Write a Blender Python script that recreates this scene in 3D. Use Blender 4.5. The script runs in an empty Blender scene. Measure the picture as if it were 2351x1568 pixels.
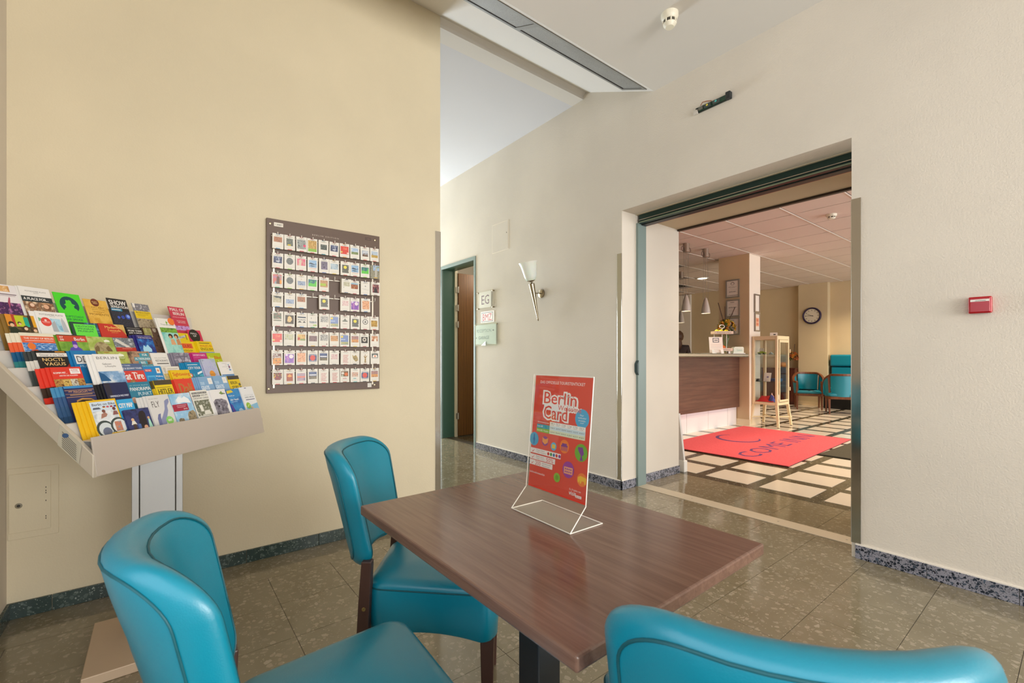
import bpy, bmesh, math, random
from math import sin, cos, pi, radians, sqrt, atan2
from mathutils import Vector, Matrix
random.seed(7)
scene = bpy.context.scene
COL = scene.collection

# ------------------------------------------------------------------ camera, world, lights, exposure
H = 1.15
cam_d = bpy.data.cameras.new('camera'); cam = bpy.data.objects.new('camera', cam_d); COL.objects.link(cam)
cam.location = (0, 0, H)
cam.rotation_euler = (pi / 2, 0, -atan2(0.6140, 0.7893))
cam_d.sensor_width = 36.0; cam_d.sensor_fit = 'HORIZONTAL'; cam_d.lens = 1038.0 / 2351 * 36
cam_d.shift_y = (819.7 - 784.0) / 2351
cam_d.clip_start = 0.05; cam_d.clip_end = 100
cam_d.dof.use_dof = True; cam_d.dof.focus_distance = 3.2; cam_d.dof.aperture_fstop = 8.0
scene.camera = cam

world = bpy.data.worlds.new('world'); scene.world = world; world.use_nodes = True
wb = world.node_tree.nodes['Background']; wb.inputs[0].default_value = (0.78, 0.87, 1.0, 1); wb.inputs[1].default_value = 1.2

scene.view_settings.view_transform = 'Standard'; scene.view_settings.look = 'None'
scene.view_settings.gamma = 1.0; scene.view_settings.use_curve_mapping = False
scene.view_settings.exposure = 0.0
scene.cycles.use_denoising = True
scene.cycles.max_bounces = 10; scene.cycles.diffuse_bounces = 6; scene.cycles.glossy_bounces = 5
scene.cycles.transmission_bounces = 8; scene.cycles.transparent_max_bounces = 10
scene.cycles.sample_clamp_indirect = 6.0; scene.cycles.caustics_reflective = False; scene.cycles.caustics_refractive = False


def area(name, loc, aim, sx, sy, watts, col, spread=pi):
    d = bpy.data.lights.new(name, 'AREA'); d.shape = 'RECTANGLE'; d.size = sx; d.size_y = sy
    d.energy = watts; d.color = col; d.spread = spread
    o = bpy.data.objects.new(name, d); COL.objects.link(o); o.location = loc
    o.rotation_euler = (Vector(aim) - Vector(loc)).to_track_quat('-Z', 'Y').to_euler()
    return o


area('daylight_front_windows', (1.3, -5.45, 1.6), (1.3, 0, 1.5), 3.4, 2.5, 330, (1.0, 0.98, 0.95))
area('daylight_west_windows', (-.50, -.75, 1.5), (3, -.75, 1.3), 3.2, 1.3, 18, (0.98, 0.99, 1.0))
area('daylight_corridor_window', (2.38, 8.9, 1.4), (2.38, 0, .9), 1.5, 2.2, 330, (0.76, 0.88, 1.0))
area('daylight_lobby_windows', (8.2, -3.4, 1.5), (8.2, 0, 1.3), 8.0, 2.4, 320, (1.0, 0.96, 0.92))

# ------------------------------------------------------------------ helpers
def lin(h):
    h = h.lstrip('#')
    r = []
    for i in (0, 2, 4):
        c = int(h[i:i + 2], 16) / 255
        r.append(c / 12.92 if c <= .04045 else ((c + .055) / 1.055) ** 2.4)
    return (*r, 1)


MATS = {}
def M(hexc, rough=.5, metal=0., spec=.5, name=None):
    k = (hexc, rough, metal, spec)
    if k not in MATS:
        m = bpy.data.materials.new(name or 'paint_' + hexc.strip('#')); m.use_nodes = True
        b = m.node_tree.nodes['Principled BSDF']
        b.inputs['Base Color'].default_value = lin(hexc); b.inputs['Roughness'].default_value = rough
        b.inputs['Metallic'].default_value = metal; b.inputs['Specular IOR Level'].default_value = spec
        MATS[k] = m
    return MATS[k]


class NT:
    """little node builder"""
    def __init__(s, name):
        s.m = bpy.data.materials.new(name); s.m.use_nodes = True; s.t = s.m.node_tree
        s.b = s.t.nodes['Principled BSDF']
    def n(s, typ, **kw):
        nd = s.t.nodes.new(typ)
        for k, v in kw.items():
            if k.startswith('_'): setattr(nd, k[1:], v)
            else: nd.inputs[k.replace('__', ' ')].default_value = v
        return nd
    def l(s, a, ao, b, bi): s.t.links.new(a.outputs[ao], b.inputs[bi])
    def ramp(s, stops, interp='LINEAR'):
        nd = s.t.nodes.new('ShaderNodeValToRGB'); e = nd.color_ramp.elements; nd.color_ramp.interpolation = interp
        e[0].position, e[0].color = stops[0]; e[1].position, e[1].color = stops[-1]
        for p, c in stops[1:-1]:
            x = e.new(p); x.color = c
        return nd


def plaster(name, hexc, scale=95., strength=.22, var=.04):
    k = NT(name); k.b.inputs['Roughness'].default_value = .85; k.b.inputs['Specular IOR Level'].default_value = .25
    g = k.n('ShaderNodeNewGeometry')
    n1 = k.n('ShaderNodeTexNoise', Scale=scale, Detail=3.0, Roughness=.6); k.l(g, 'Position', n1, 'Vector')
    n2 = k.n('ShaderNodeTexNoise', Scale=1.3, Detail=3.0); k.l(g, 'Position', n2, 'Vector')
    c = lin(hexc)
    d = tuple(x * (1 - 2.0 * var) for x in c[:3]) + (1,)
    r = k.ramp([(.35, d), (.65, c)]); k.l(n2, 'Fac', r, 'Fac'); k.l(r, 'Color', k.b, 'Base Color')
    bp = k.n('ShaderNodeBump', Strength=strength, Distance=.004); k.l(n1, 'Fac', bp, 'Height'); k.l(bp, 'Normal', k.b, 'Normal')
    return k.m


def terrazzo(name, base, base2, chips, s1, frac, rough, fleck='#D8D0C0', edge=.035, s2=None, fleckfrac=.9):
    k = NT(name); k.b.inputs['Roughness'].default_value = rough
    g = k.n('ShaderNodeNewGeometry')
    nz = k.n('ShaderNodeTexNoise', Scale=s1 * 1.3, Detail=1.0); k.l(g, 'Position', nz, 'Vector')
    ad = k.n('ShaderNodeVectorMath', _operation='MULTIPLY_ADD'); k.l(nz, 'Color', ad, 0)
    ad.inputs[1].default_value = (.55 / s1,) * 3; k.l(g, 'Position', ad, 2)
    bn = k.n('ShaderNodeTexNoise', Scale=6.0, Detail=4.0); k.l(g, 'Position', bn, 'Vector')
    br = k.ramp([(.3, lin(base)), (.7, lin(base2))]); k.l(bn, 'Fac', br, 'Fac')
    prev = br
    for sc, fr, ed, cols in ((s1, frac, edge, chips), (s2 or s1 * 3.1, fleckfrac, edge * 1.6, [fleck, chips[0]])):
        v = k.n('ShaderNodeTexVoronoi', Scale=sc); v.feature = 'F1'; k.l(ad, 'Vector', v, 'Vector')
        e = k.n('ShaderNodeTexVoronoi', Scale=sc); e.feature = 'DISTANCE_TO_EDGE'; k.l(ad, 'Vector', e, 'Vector')
        sp = k.n('ShaderNodeSeparateColor'); k.l(v, 'Color', sp, 'Color')
        a = k.n('ShaderNodeMath', _operation='GREATER_THAN'); k.l(sp, 'Red', a, 0); a.inputs[1].default_value = fr
        b_ = k.n('ShaderNodeMath', _operation='GREATER_THAN'); k.l(e, 'Distance', b_, 0)
        mm = k.n('ShaderNodeMath', _operation='MULTIPLY_ADD'); k.l(sp, 'Blue', mm, 0); mm.inputs[1].default_value = ed * 4; mm.inputs[2].default_value = ed
        k.l(mm, 'Value', b_, 1)
        mu = k.n('ShaderNodeMath', _operation='MULTIPLY'); k.l(a, 'Value', mu, 0); k.l(b_, 'Value', mu, 1)
        cr = k.ramp([(i / max(1, len(cols) - 1), lin(c)) for i, c in enumerate(cols)]); k.l(sp, 'Green', cr, 'Fac')
        mx = k.n('ShaderNodeMix', _data_type='RGBA'); k.l(mu, 'Value', mx, 0); k.l(prev, 'Color' if prev is br else 2, mx, 6); k.l(cr, 'Color', mx, 7)
        prev = mx
    k.l(prev, 2, k.b, 'Base Color')
    return k.m


def woodmat(name, c1, c2, c3, axis, rough, s=14., dist=2.5, contrast=(.3, .5, .7), bands=False):
    """grain running along the given axis (0 x, 1 y, 2 z) in object space"""
    k = NT(name); k.b.inputs['Roughness'].default_value = rough
    tc = k.n('ShaderNodeTexCoord'); mp = k.n('ShaderNodeMapping'); k.l(tc, 'Object', mp, 'Vector')
    sc = [s, s, s]; sc[axis] = s * .05; mp.inputs['Scale'].default_value = sc
    n = k.n('ShaderNodeTexNoise', Scale=3.0, Detail=6.0, Roughness=.65, Distortion=dist * .3); k.l(mp, 'Vector', n, 'Vector')
    src, out = n, 'Fac'
    if bands:
        w = k.n('ShaderNodeTexWave', Scale=2.2, Distortion=dist, Detail=3.0, Detail__Scale=1.2); k.l(mp, 'Vector', w, 'Vector'); src = w
    r = k.ramp([(contrast[0], lin(c1)), (contrast[1], lin(c2)), (contrast[2], lin(c3))]); k.l(src, out, r, 'Fac'); k.l(r, 'Color', k.b, 'Base Color')
    return k.m


PICS = {}
def P(c1, c2, c3, scale=70., stretch=(1, 1, 1)):
    """blotchy printed photograph in three colours"""
    key = (c1, c2, c3, scale, stretch)
    if key not in PICS:
        k = NT('photo_print'); k.b.inputs['Roughness'].default_value = .35
        tc = k.n('ShaderNodeTexCoord'); mp = k.n('ShaderNodeMapping'); k.l(tc, 'Object', mp, 'Vector')
        mp.inputs['Scale'].default_value = stretch; mp.inputs['Location'].default_value = (random.random() * 9, 0, random.random() * 9)
        n = k.n('ShaderNodeTexNoise', Scale=scale, Detail=4.0, Roughness=.6); k.l(mp, 'Vector', n, 'Vector')
        r = k.ramp([(.36, lin(c1)), (.5, lin(c2)), (.63, lin(c3))]); k.l(n, 'Fac', r, 'Fac'); k.l(r, 'Color', k.b, 'Base Color')
        PICS[key] = k.m
    return PICS[key]


def matof(x): return M(x, .35) if isinstance(x, str) else x


class MB:
    def __init__(s): s.v = []; s.f = []; s.mi = []; s.mats = []; s.m = 0
    def use(s, m):
        if m not in s.mats: s.mats.append(m)
        s.m = s.mats.index(m); return s
    def add(s, vs, fs, m=None):
        if m is not None: s.use(m)
        o = len(s.v); s.v += [tuple(p) for p in vs]
        for f in fs: s.f.append([i + o for i in f]); s.mi.append(s.m)
        return s
    def quad(s, a, b, c, d, m=None): return s.add([a, b, c, d], [(0, 1, 2, 3)], m)
    def hexa(s, p, m=None):
        return s.add(p, [(0, 3, 2, 1), (4, 5, 6, 7), (0, 1, 5, 4), (1, 2, 6, 5), (2, 3, 7, 6), (3, 0, 4, 7)], m)
    def box(s, x0, y0, z0, x1, y1, z1, m=None):
        return s.hexa([(x0, y0, z0), (x1, y0, z0), (x1, y1, z0), (x0, y1, z0), (x0, y0, z1), (x1, y0, z1), (x1, y1, z1), (x0, y1, z1)], m)
    def prism(s, poly, z0, z1, m=None, axis=2):
        """polygon (a,b) extruded along axis"""
        def mk(a, b, z): return (a, b, z) if axis == 2 else ((a, z, b) if axis == 1 else (z, a, b))
        n = len(poly)
        vs = [mk(a, b, z0) for a, b in poly] + [mk(a, b, z1) for a, b in poly]
        fs = [list(range(n))[::-1], list(range(n, 2 * n))] + [(i, (i + 1) % n, n + (i + 1) % n, n + i) for i in range(n)]
        return s.add(vs, fs, m)
    def rings(s, rs, m=None, cap0=True, cap1=True):
        n = len(rs[0]); vs = [p for r in rs for p in r]; fs = []
        for k in range(len(rs) - 1):
            for i in range(n): fs.append((k * n + i, k * n + (i + 1) % n, (k + 1) * n + (i + 1) % n, (k + 1) * n + i))
        if cap0: fs.append(list(range(n))[::-1])
        if cap1: fs.append([(len(rs) - 1) * n + i for i in range(n)])
        return s.add(vs, fs, m)
    def cyl(s, p0, p1, r0, r1=None, n=12, m=None):
        r1 = r0 if r1 is None else r1
        return s.tube([p0, p1], [r0, r1], n, m)
    def tube(s, pts, r, n=8, m=None, closed=False):
        P_ = [Vector(p) for p in pts]; rs = []; R = r if isinstance(r, (list, tuple)) else [r] * len(P_)
        up = None; N = len(P_)
        for i, p in enumerate(P_):
            a = P_[(i - 1) % N] if (closed or i) else p; b = P_[(i + 1) % N] if (closed or i < N - 1) else p
            t = (b - a).normalized()
            if up is None:
                up = Vector((0, 0, 1)) if abs(t.z) < .9 else Vector((1, 0, 0))
            x = t.cross(up)
            if x.length < 1e-6: x = t.orthogonal()
            x.normalize(); y = x.cross(t).normalized(); up = y
            rs.append([tuple(p + x * (cos(2 * pi * j / n) * R[i]) + y * (sin(2 * pi * j / n) * R[i])) for j in range(n)])
        if closed: rs.append(rs[0]); return s.rings(rs, m, False, False)
        return s.rings(rs, m)
    def lathe(s, prof, n=24, c=(0, 0, 0), m=None, cap0=True, cap1=True, axis=None):
        q = Vector(axis).to_track_quat('Z', 'Y') if axis else None
        rs = []
        for r, z in prof:
            ring = []
            for j in range(n):
                p = Vector((cos(2 * pi * j / n) * r, sin(2 * pi * j / n) * r, z))
                if q: p = q @ p
                ring.append(tuple(p + Vector(c)))
            rs.append(ring)
        return s.rings(rs, m, cap0, cap1)
    def ball(s, c, r, m=None, n=10, sq=(1, 1, 1)):
        prof = [(max(1e-4, sin(pi * k / 6)) * r, -cos(pi * k / 6) * r) for k in range(7)]
        o = len(s.v); s.lathe(prof, n, (0, 0, 0), m)
        for i in range(o, len(s.v)): p = s.v[i]; s.v[i] = (p[0] * sq[0] + c[0], p[1] * sq[1] + c[1], p[2] * sq[2] + c[2])
        return s
    def xf(s, mat):
        s.v = [tuple(mat @ Vector(p)) for p in s.v]; return s
    def mesh(s, name, smooth=None):
        me = bpy.data.meshes.new(name); me.from_pydata(s.v, [], s.f)
        for m in s.mats: me.materials.append(m)
        if len(s.mats) > 1: me.polygons.foreach_set('material_index', s.mi)
        if smooth is not None:
            me.shade_smooth(); me.set_sharp_from_angle(angle=radians(smooth))
        me.validate(); me.update()
        return me
    def build(s, name, parent=None, smooth=None, bevel=0, bseg=2):
        if not s.mats: s.mats.append(M('#888888'))
        o = bpy.data.objects.new(name, s.mesh(name, smooth)); COL.objects.link(o)
        if parent: o.parent = parent
        if bevel:
            b = o.modifiers.new('bevel', 'BEVEL'); b.width = bevel; b.segments = bseg; b.limit_method = 'ANGLE'; b.angle_limit = radians(40)
        return o


def tag(o, label, cat, group=None):
    o['label'] = label; o['category'] = cat
    if group: o['group'] = group
    return o
def thing(name, label, cat, loc=(0, 0, 0), rz=0, group=None):
    o = bpy.data.objects.new(name, None); COL.objects.link(o); o.location = loc; o.rotation_euler = (0, 0, rz)
    o.empty_display_size = .05
    return tag(o, label, cat, group)
def struct(o): o['kind'] = 'structure'; return o
def dup(o, parent=None):
    c = o.copy(); COL.objects.link(c)
    if parent is not None: c.parent = parent
    for ch in list(o.children): dup(ch, c)
    return c


_TXT = {}
def text_geo(body, bold=0.):
    k = (body, bold)
    if k not in _TXT:
        cu = bpy.data.curves.new('t', 'FONT'); cu.body = body; cu.resolution_u = 2; cu.fill_mode = 'FRONT'; cu.offset = bold
        ob = bpy.data.objects.new('t', cu); me = ob.to_mesh()
        vs = [tuple(v.co) for v in me.vertices]; fs = [tuple(p.vertices) for p in me.polygons]
        ob.to_mesh_clear(); bpy.data.objects.remove(ob); bpy.data.curves.remove(cu)
        x0 = min(v[0] for v in vs); x1 = max(v[0] for v in vs); y0 = min(v[1] for v in vs); y1 = max(v[1] for v in vs)
        vs = [((v[0] - x0) / (x1 - x0), (v[1] - y0) / (y1 - y0)) for v in vs]
        _TXT[k] = (vs, fs)
    return _TXT[k]


def print_items(mb, items, w, h, y0=-.0004, dy=-.00025, fy=1.):
    """flat print: items in cover fractions (x from left, y from the top); face looks along -y, base at z=0"""
    y = y0
    X = lambda a: a * w
    Z = lambda b: (1 - (b * fy if b < .999 else 1)) * h
    for it in items:
        k = it[0]; y += dy
        if k == 'r':
            _, a, b, c, d, m = it; mb.quad((X(a), y, Z(d)), (X(c), y, Z(d)), (X(c), y, Z(b)), (X(a), y, Z(b)), matof(m))
        elif k == 't':
            _, s, a, b, c, d, m = it[:7]; bold = it[7] if len(it) > 7 else .0
            vs, fs = text_geo(s, bold if bold > .04 else 0.)
            sh = bold * 1.3 * abs(Z(b) - Z(d)) if 0 < bold <= .04 else 0.
            for o_ in ((0,) if not sh else (-sh, 0, sh)):
                mb.add([(X(a + u * (c - a)) + o_, y + .00001 * (o_ > 0) - .00001 * (o_ < 0), Z(d - v * (d - b))) for u, v in vs], fs, matof(m))
        elif k == 'c':
            _, cx, cy, r, m = it[:5]; ry = it[5] * fy if len(it) > 5 else r * w / h; n = 20
            mb.add([(X(cx + cos(2 * pi * i / n) * r), y, Z(cy) + sin(2 * pi * i / n) * ry * h) for i in range(n)], [tuple(range(n))], matof(m))
        elif k == 'p':
            _, pts, m = it; mb.add([(X(a), y, Z(b)) for a, b in pts], [tuple(range(len(pts)))], matof(m))
    return mb


# ------------------------------------------------------------------ materials
m_wall_l = plaster('cream_plaster', '#DED2B6', 120, .3)
m_wall_r = plaster('beige_plaster', '#DDD6CB', 105, .5)
m_jamb = plaster('white_plaster', '#E2DACE', 120, .05)
m_ceil = plaster('white_ceiling_paint', '#DAD6D0', 140, .05, .01)
m_ceil2 = plaster('ceiling_paint_cool_light', '#D2D2D6', 140, .05, .01)  # cool daylight of the corridor put into this bluish colour
m_lobbyw = plaster('tan_lobby_paint', '#D2BF9C', 140, .06)
m_floor = terrazzo('brown_grey_terrazzo', '#7B7159', '#857B64', ['#A0957F', '#867B66', '#A39985'], 48., .52, .10, edge=.06, fleck='#B0A690', fleckfrac=.82, s2=120.)
m_floor.node_tree.nodes['Principled BSDF'].inputs['Specular IOR Level'].default_value = .85
m_dark = terrazzo('dark_lobby_stone', '#3F3A2C', '#4E4836', ['#6B634E', '#57503F'], 40., .8, .16)
m_bbr = terrazzo('grey_terrazzo_skirting', '#84848E', '#9292A0', ['#26303E', '#141B26', '#4A5666'], 70., .38, .18, fleck='#1E2836', edge=.03, fleckfrac=.6)
m_bbl = terrazzo('green_black_terrazzo_skirting', '#2A3936', '#3A4A48', ['#5E6C68', '#46544F'], 60., .7, .2, fleck='#AEB8B0', fleckfrac=.88)
m_steel = M('#B5B0A8', .28, 1., name='brushed_steel')
m_steel2 = M('#D2C8BE', .4, .35, name='satin_steel')
m_chrome = M('#C8C4BC', .12, 1., name='polished_steel')
m_nickel = M('#A89C88', .22, 1., name='satin_nickel')
m_frame = M('#7C8F8C', .35, 0, name='grey_green_enamel')
m_framed = M('#3C5C4E', .4, 0, name='dark_green_enamel')
m_black = M('#101214', .4, name='black_paint')
m_white = M('#ECEAE6', .4, name='white_plastic')
m_paper = M('#E9E6E0', .55, name='white_paper')
m_brown = M('#4A322A', .35, name='dark_stained_wood')


def tealmat():
    k = NT('teal_leatherette'); b = k.b
    b.inputs['Base Color'].default_value = (0.0, .225, .33, 1); b.inputs['Roughness'].default_value = .33
    b.inputs['Specular IOR Level'].default_value = .6; b.inputs['Coat Weight'].default_value = .22; b.inputs['Coat Roughness'].default_value = .28
    g = k.n('ShaderNodeTexCoord'); n = k.n('ShaderNodeTexVoronoi', Scale=420.); k.l(g, 'Object', n, 'Vector')
    bp = k.n('ShaderNodeBump', Strength=.12, Distance=.001); k.l(n, 'Distance', bp, 'Height'); k.l(bp, 'Normal', b, 'Normal')
    return k.m
m_teal = tealmat()
m_seam = M('#03545F', .5, name='teal_piping')


def glassmat(name, col=(.97, .99, .98, 1), rough=0., ior=1.45, alpha_like=True):
    m = bpy.data.materials.new(name); m.use_nodes = True; t = m.node_tree
    for n in list(t.nodes): t.nodes.remove(n)
    out = t.nodes.new('ShaderNodeOutputMaterial'); mx = t.nodes.new('ShaderNodeMixShader')
    tr = t.nodes.new('ShaderNodeBsdfTransparent'); tr.inputs[0].default_value = col
    gl = t.nodes.new('ShaderNodeBsdfGlossy'); gl.inputs['Roughness'].default_value = .03
    lw = t.nodes.new('ShaderNodeLayerWeight'); lw.inputs[0].default_value = .5
    pw_ = t.nodes.new('ShaderNodeMath'); pw_.operation = 'POWER'; pw_.inputs[1].default_value = 4.5
    ma = t.nodes.new('ShaderNodeMath'); ma.operation = 'MULTIPLY_ADD'; ma.inputs[1].default_value = .4; ma.inputs[2].default_value = .045
    t.links.new(lw.outputs['Facing'], pw_.inputs[0]); t.links.new(pw_.outputs[0], ma.inputs[0])
    t.links.new(ma.outputs[0], mx.inputs[0]); t.links.new(tr.outputs[0], mx.inputs[1]); t.links.new(gl.outputs[0], mx.inputs[2])
    t.links.new(mx.outputs[0], out.inputs[0])
    return m
m_glass = glassmat('clear_glass', (.985, .992, .985, 1)); m_acryl = glassmat('clear_acrylic', (.985, .98, .965, 1))
m_acryl_edge = M('#F2EDE2', .2, name='bright_acrylic_edge')

# ------------------------------------------------------------------ room shell
XR, YL, XW = 3.152, 2.915, -.53
XT = 3.342                       # back of the door wall
ZC, ZB, ZK = 3.30, 3.61, 3.58    # flat ceiling, beam, corridor ceiling
DY0, DY1, DZ = .857, 2.508, 2.417  # doorway
SY0, SY1, SZ = 4.797, 5.70, 2.43   # small door
TP = .308                        # tile pitch
YB = -5.5

# floor slab + tiles
fl = struct(MB().box(-1.2, -5.7, -.12, 4.066, 9.2, -.002, M('#474034', .5, name='floor_grout')).build('floor'))
tile_me = MB().box(0, 0, -.012, TP - .002, TP - .002, 0, m_floor).mesh('floor_tile')
def tile(ix, iy, me=tile_me, nm='floor_tile', par=fl):
    o = bpy.data.objects.new(nm, me); COL.objects.link(o); o.parent = par; o.location = (ix, iy, 0); return o
nx0, ny0 = .442 - 4 * TP, .475 - 2 * TP
for i in range(14):
    x = nx0 + (i) * TP
    for j in range(9):
        y = ny0 + j * TP
        if x + TP < -.53 - TP or x > 3.2: continue
        if x < .0 and y < .4: continue
        tile(x, y)
for i in range(7, 13):
    for j in range(9, 19):
        tile(nx0 + i * TP, ny0 + j * TP)
big = MB().box(-.55, YB, -.012, 3.4, ny0 - .004, 0, m_floor)
big.build('floor_field', fl)
MB().box(1.5, ny0 + 19 * TP, -.012, XT, 9.1, 0, m_floor).build('floor_field', fl)
MB().box(-.53, ny0 + 9 * TP, -.012, nx0 + 7 * TP - .003, 2.95, 0, m_floor).build('floor_field', fl)
# doorway passage tiles
p_me = MB().box(0, 0, -.012, 4.066 - 3.475 - TP, TP - .002, 0, m_floor).mesh('floor_tile')
q_me = MB().box(0, 0, -.012, 3.337 - (nx0 + 13 * TP), TP - .002, 0, m_floor).mesh('floor_tile')
for j in range(6):
    tile(3.475, 1.143 - TP + j * TP); tile(3.475 + TP, 1.143 - TP + j * TP, p_me)
    tile(nx0 + 13 * TP, ny0 + (j + 3) * TP, q_me)
tile(nx0 + 13 * TP, ny0 + 2 * TP, q_me)

# left wall (cards, rack) with its end corner
struct(MB().box(XW, YL, 0, 1.606, YL + 3.2, ZK + .3, m_wall_l).build('wall_left'))
b = MB().use(m_jamb); b.box(XW - .2, .95, 0, XW, YL + .2, 3.9); b.box(XW - .2, -5.6, 0, XW, .95, .85); b.box(XW - .2, -5.6, 2.2, XW, .95, 3.9); b.box(XW - .2, -5.6, .85, XW, -2.4, 2.2)  # whiter than the cream wall; the paint stands in for light here
struct(b.build('wall_west'))
b = MB().use(m_frame)
for i in range(4): y = -2.4 + i * 1.1167; b.box(XW - .14, y - .03, .85, XW - .08, y + .03, 2.2)
for z in (.88, 2.17): b.box(XW - .14, -2.4, z - .03, XW - .08, .95, z + .03)
struct(b.build('window_3'))
# door wall
w = MB().use(m_wall_r)
w.box(XR, -5.7, 0, XT, DY0, 3.9); w.box(XR, DY0, DZ, XT, DY1, 3.9); w.box(XR, DY1, 0, XT, SY0 + .02, 3.9)
w.box(XR, SY0 + .02, SZ - .02, XT, SY1 - .02, 3.9); w.box(XR, SY1 - .02, 0, XT, 9.2, 3.9)
struct(w.build('wall_right'))
# white reveals of the doorway
struct(MB().box(XR + .001, DY1 - .004, .07, XT, DY1 + .001, DZ, m_jamb).build('trim_1'))
# passage blocks
b = MB().use(m_jamb); b.box(3.475, 2.528, 0, 4.068, 4.4, 2.9); struct(b.build('wall_passage_left', bevel=.003))
struct(MB().box(XT, -3.4, 0, 4.068, .85, 3.0, m_jamb).build('wall_passage_right'))
struct(MB().box(XT, .85, 2.412, 4.062, 4.4, 3.0, plaster('shaded_soffit_paint', '#C9BCA2', 120, .1)).build('ceiling_passage'))  # shade under the soffit put into a darker tan colour
struct(MB().box(4.040, .85, 2.395, 4.075, 2.53, 2.412, M('#33261E', .4)).build('trim_2'))
struct(MB().box(XT, 2.50, 0, 3.475, 2.9, 2.412, m_jamb).build('wall_slot'))
# ceilings
struct(MB().box(-.8, -5.7, ZC, XR + .1, 2.18, ZC + .2, m_ceil).build('ceiling'))
k = (ZB + .02 - ZC) / (2.915 - 2.18)
SL = lambda y: ZC + k * (y - 2.18)
c = MB().use(m_ceil)
c.prism([(2.18, ZC), (2.90, SL(2.90)), (2.925, SL(2.925)), (2.955, ZB), (2.955, ZK), (3.1, ZK), (3.1, 4.0), (2.18, 4.0)], -.8, XR + .05, axis=0)
struct(c.build('ceiling_slope'))
struct(MB().box(1.5, 3.1, ZK, XR + .05, 9.3, ZK + .2, m_ceil2).build('ceiling_corridor'))
# back wall with tall windows behind the camera
b = MB().use(m_wall_r); b.box(-.8, YB - .2, 0, 3.3, YB, .3); b.box(-.8, YB - .2, 3.15, 3.3, YB, 3.5)
b.box(-.8, YB - .2, .3, -.4, YB, 3.15); b.box(3.0, YB - .2, .3, 3.3, YB, 3.15); struct(b.build('wall_back'))
b = MB().use(m_frame)
for i in range(5): x = -.4 + i * .85; b.box(x - .03, YB - .12, .3, x + .03, YB - .06, 3.15)
for z in (.33, 1.1, 3.12): b.box(-.4, YB - .12, z - .03, 3.0, YB - .06, z + .03)
struct(b.build('window_1'))
struct(MB().box(1.3, 9.0, 0, 3.3, 9.2, .25, m_wall_r).build('wall_corridor_end'))
b = MB().use(m_frame); b.box(1.6, 9.0, .25, 1.66, 9.06, 3.4); b.box(3.09, 9.0, .25, 3.15, 9.06, 3.4); b.box(1.6, 9.0, 3.3, 3.15, 9.06, 3.6); b.box(1.6, 9.0, 1.1, 3.15, 9.06, 1.16)
struct(b.build('window_2'))
struct(MB().box(1.406, 6.0, 0, 1.606, 9.2, 3.9, m_wall_l).build('wall_corridor_left'))

# skirting: separate stone pieces
def skirting(name, x0, y0, x1, y1, first, step, mat, nx, ny, h=.075, t=.012):
    L = sqrt((x1 - x0) ** 2 + (y1 - y0) ** 2); ux, uy = (x1 - x0) / L, (y1 - y0) / L
    root = None; a = 0.; cuts = []
    s = first
    while s < L - .02:
        if s > .02: cuts.append(s)
        s += step
    cuts = [0.] + cuts + [L]
    for i in range(len(cuts) - 1):
        a, b_ = cuts[i] + (.001 if i else 0), cuts[i + 1] - .001
        mb = MB().use(mat)
        p = [(x0 + ux * a, y0 + uy * a), (x0 + ux * b_, y0 + uy * b_)]
        q = [(p[1][0] + nx * t, p[1][1] + ny * t), (p[0][0] + nx * t, p[0][1] + ny * t)]
        pts = p + q
        area2 = sum(pts[k_][0] * pts[(k_ + 1) % 4][1] - pts[(k_ + 1) % 4][0] * pts[k_][1] for k_ in range(4))
        if area2 < 0: pts = pts[::-1]
        mb.prism(pts, 0, h)
        if root is None: root = struct(mb.build(name, bevel=.0015))
        else: mb.build('skirting_tile', root, bevel=.0015)
skirting('baseboard_left', XW, YL, 1.606, YL, .142, .384, m_bbl, 0, -1, .07)
skirting('baseboard_west', XW, -2.9, XW, YL - .012, .3, .384, m_bbl, 1, 0, .07)
skirting('baseboard_right', XR, DY0 - .02, XR, -2.9, .306, .321, m_bbr, -1, 0, .076)
skirting('baseboard_corridor', XR, DY1 - .012, XR, SY0 - .01, .165, .32, m_bbr, -1, 0, .076)
skirting('baseboard_jamb', XR - .012, DY1, XT, DY1, .5, .32, m_bbr, 0, -1, .076)
skirting('baseboard_passage', 3.475, 2.528, 4.068, 2.528, .32, .32, m_bbr, 0, -1, .076)
struct(MB().box(XR - .010, -2.9, .076, XR + .001, DY0 - .02, .083, M('#E9E2D8', .6)).build('trim_3'))
struct(MB().box(XR - .010, DY1 - .01, .076, XR + .001, SY0 - .02, .082, M('#E9E2D8', .6)).build('trim_4'))
struct(MB().box(XR - .01, DY1 - .012, .076, XT, DY1 + .001, .082, M('#E9E2D8', .6)).build('trim_5'))

# steel threshold strip with screws
t = struct(MB().box(3.338, .86, -.002, 3.472, 2.50, .003, M('#C9BFAE', .45, .35, name='threshold_metal')).build('trim_6'))
for y in (2.0, 1.35, .95): MB().lathe([(.006, 0), (.006, .0015), (.003, .002)], 10, (3.405, y, .003), m_steel).build('screw', t)
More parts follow.
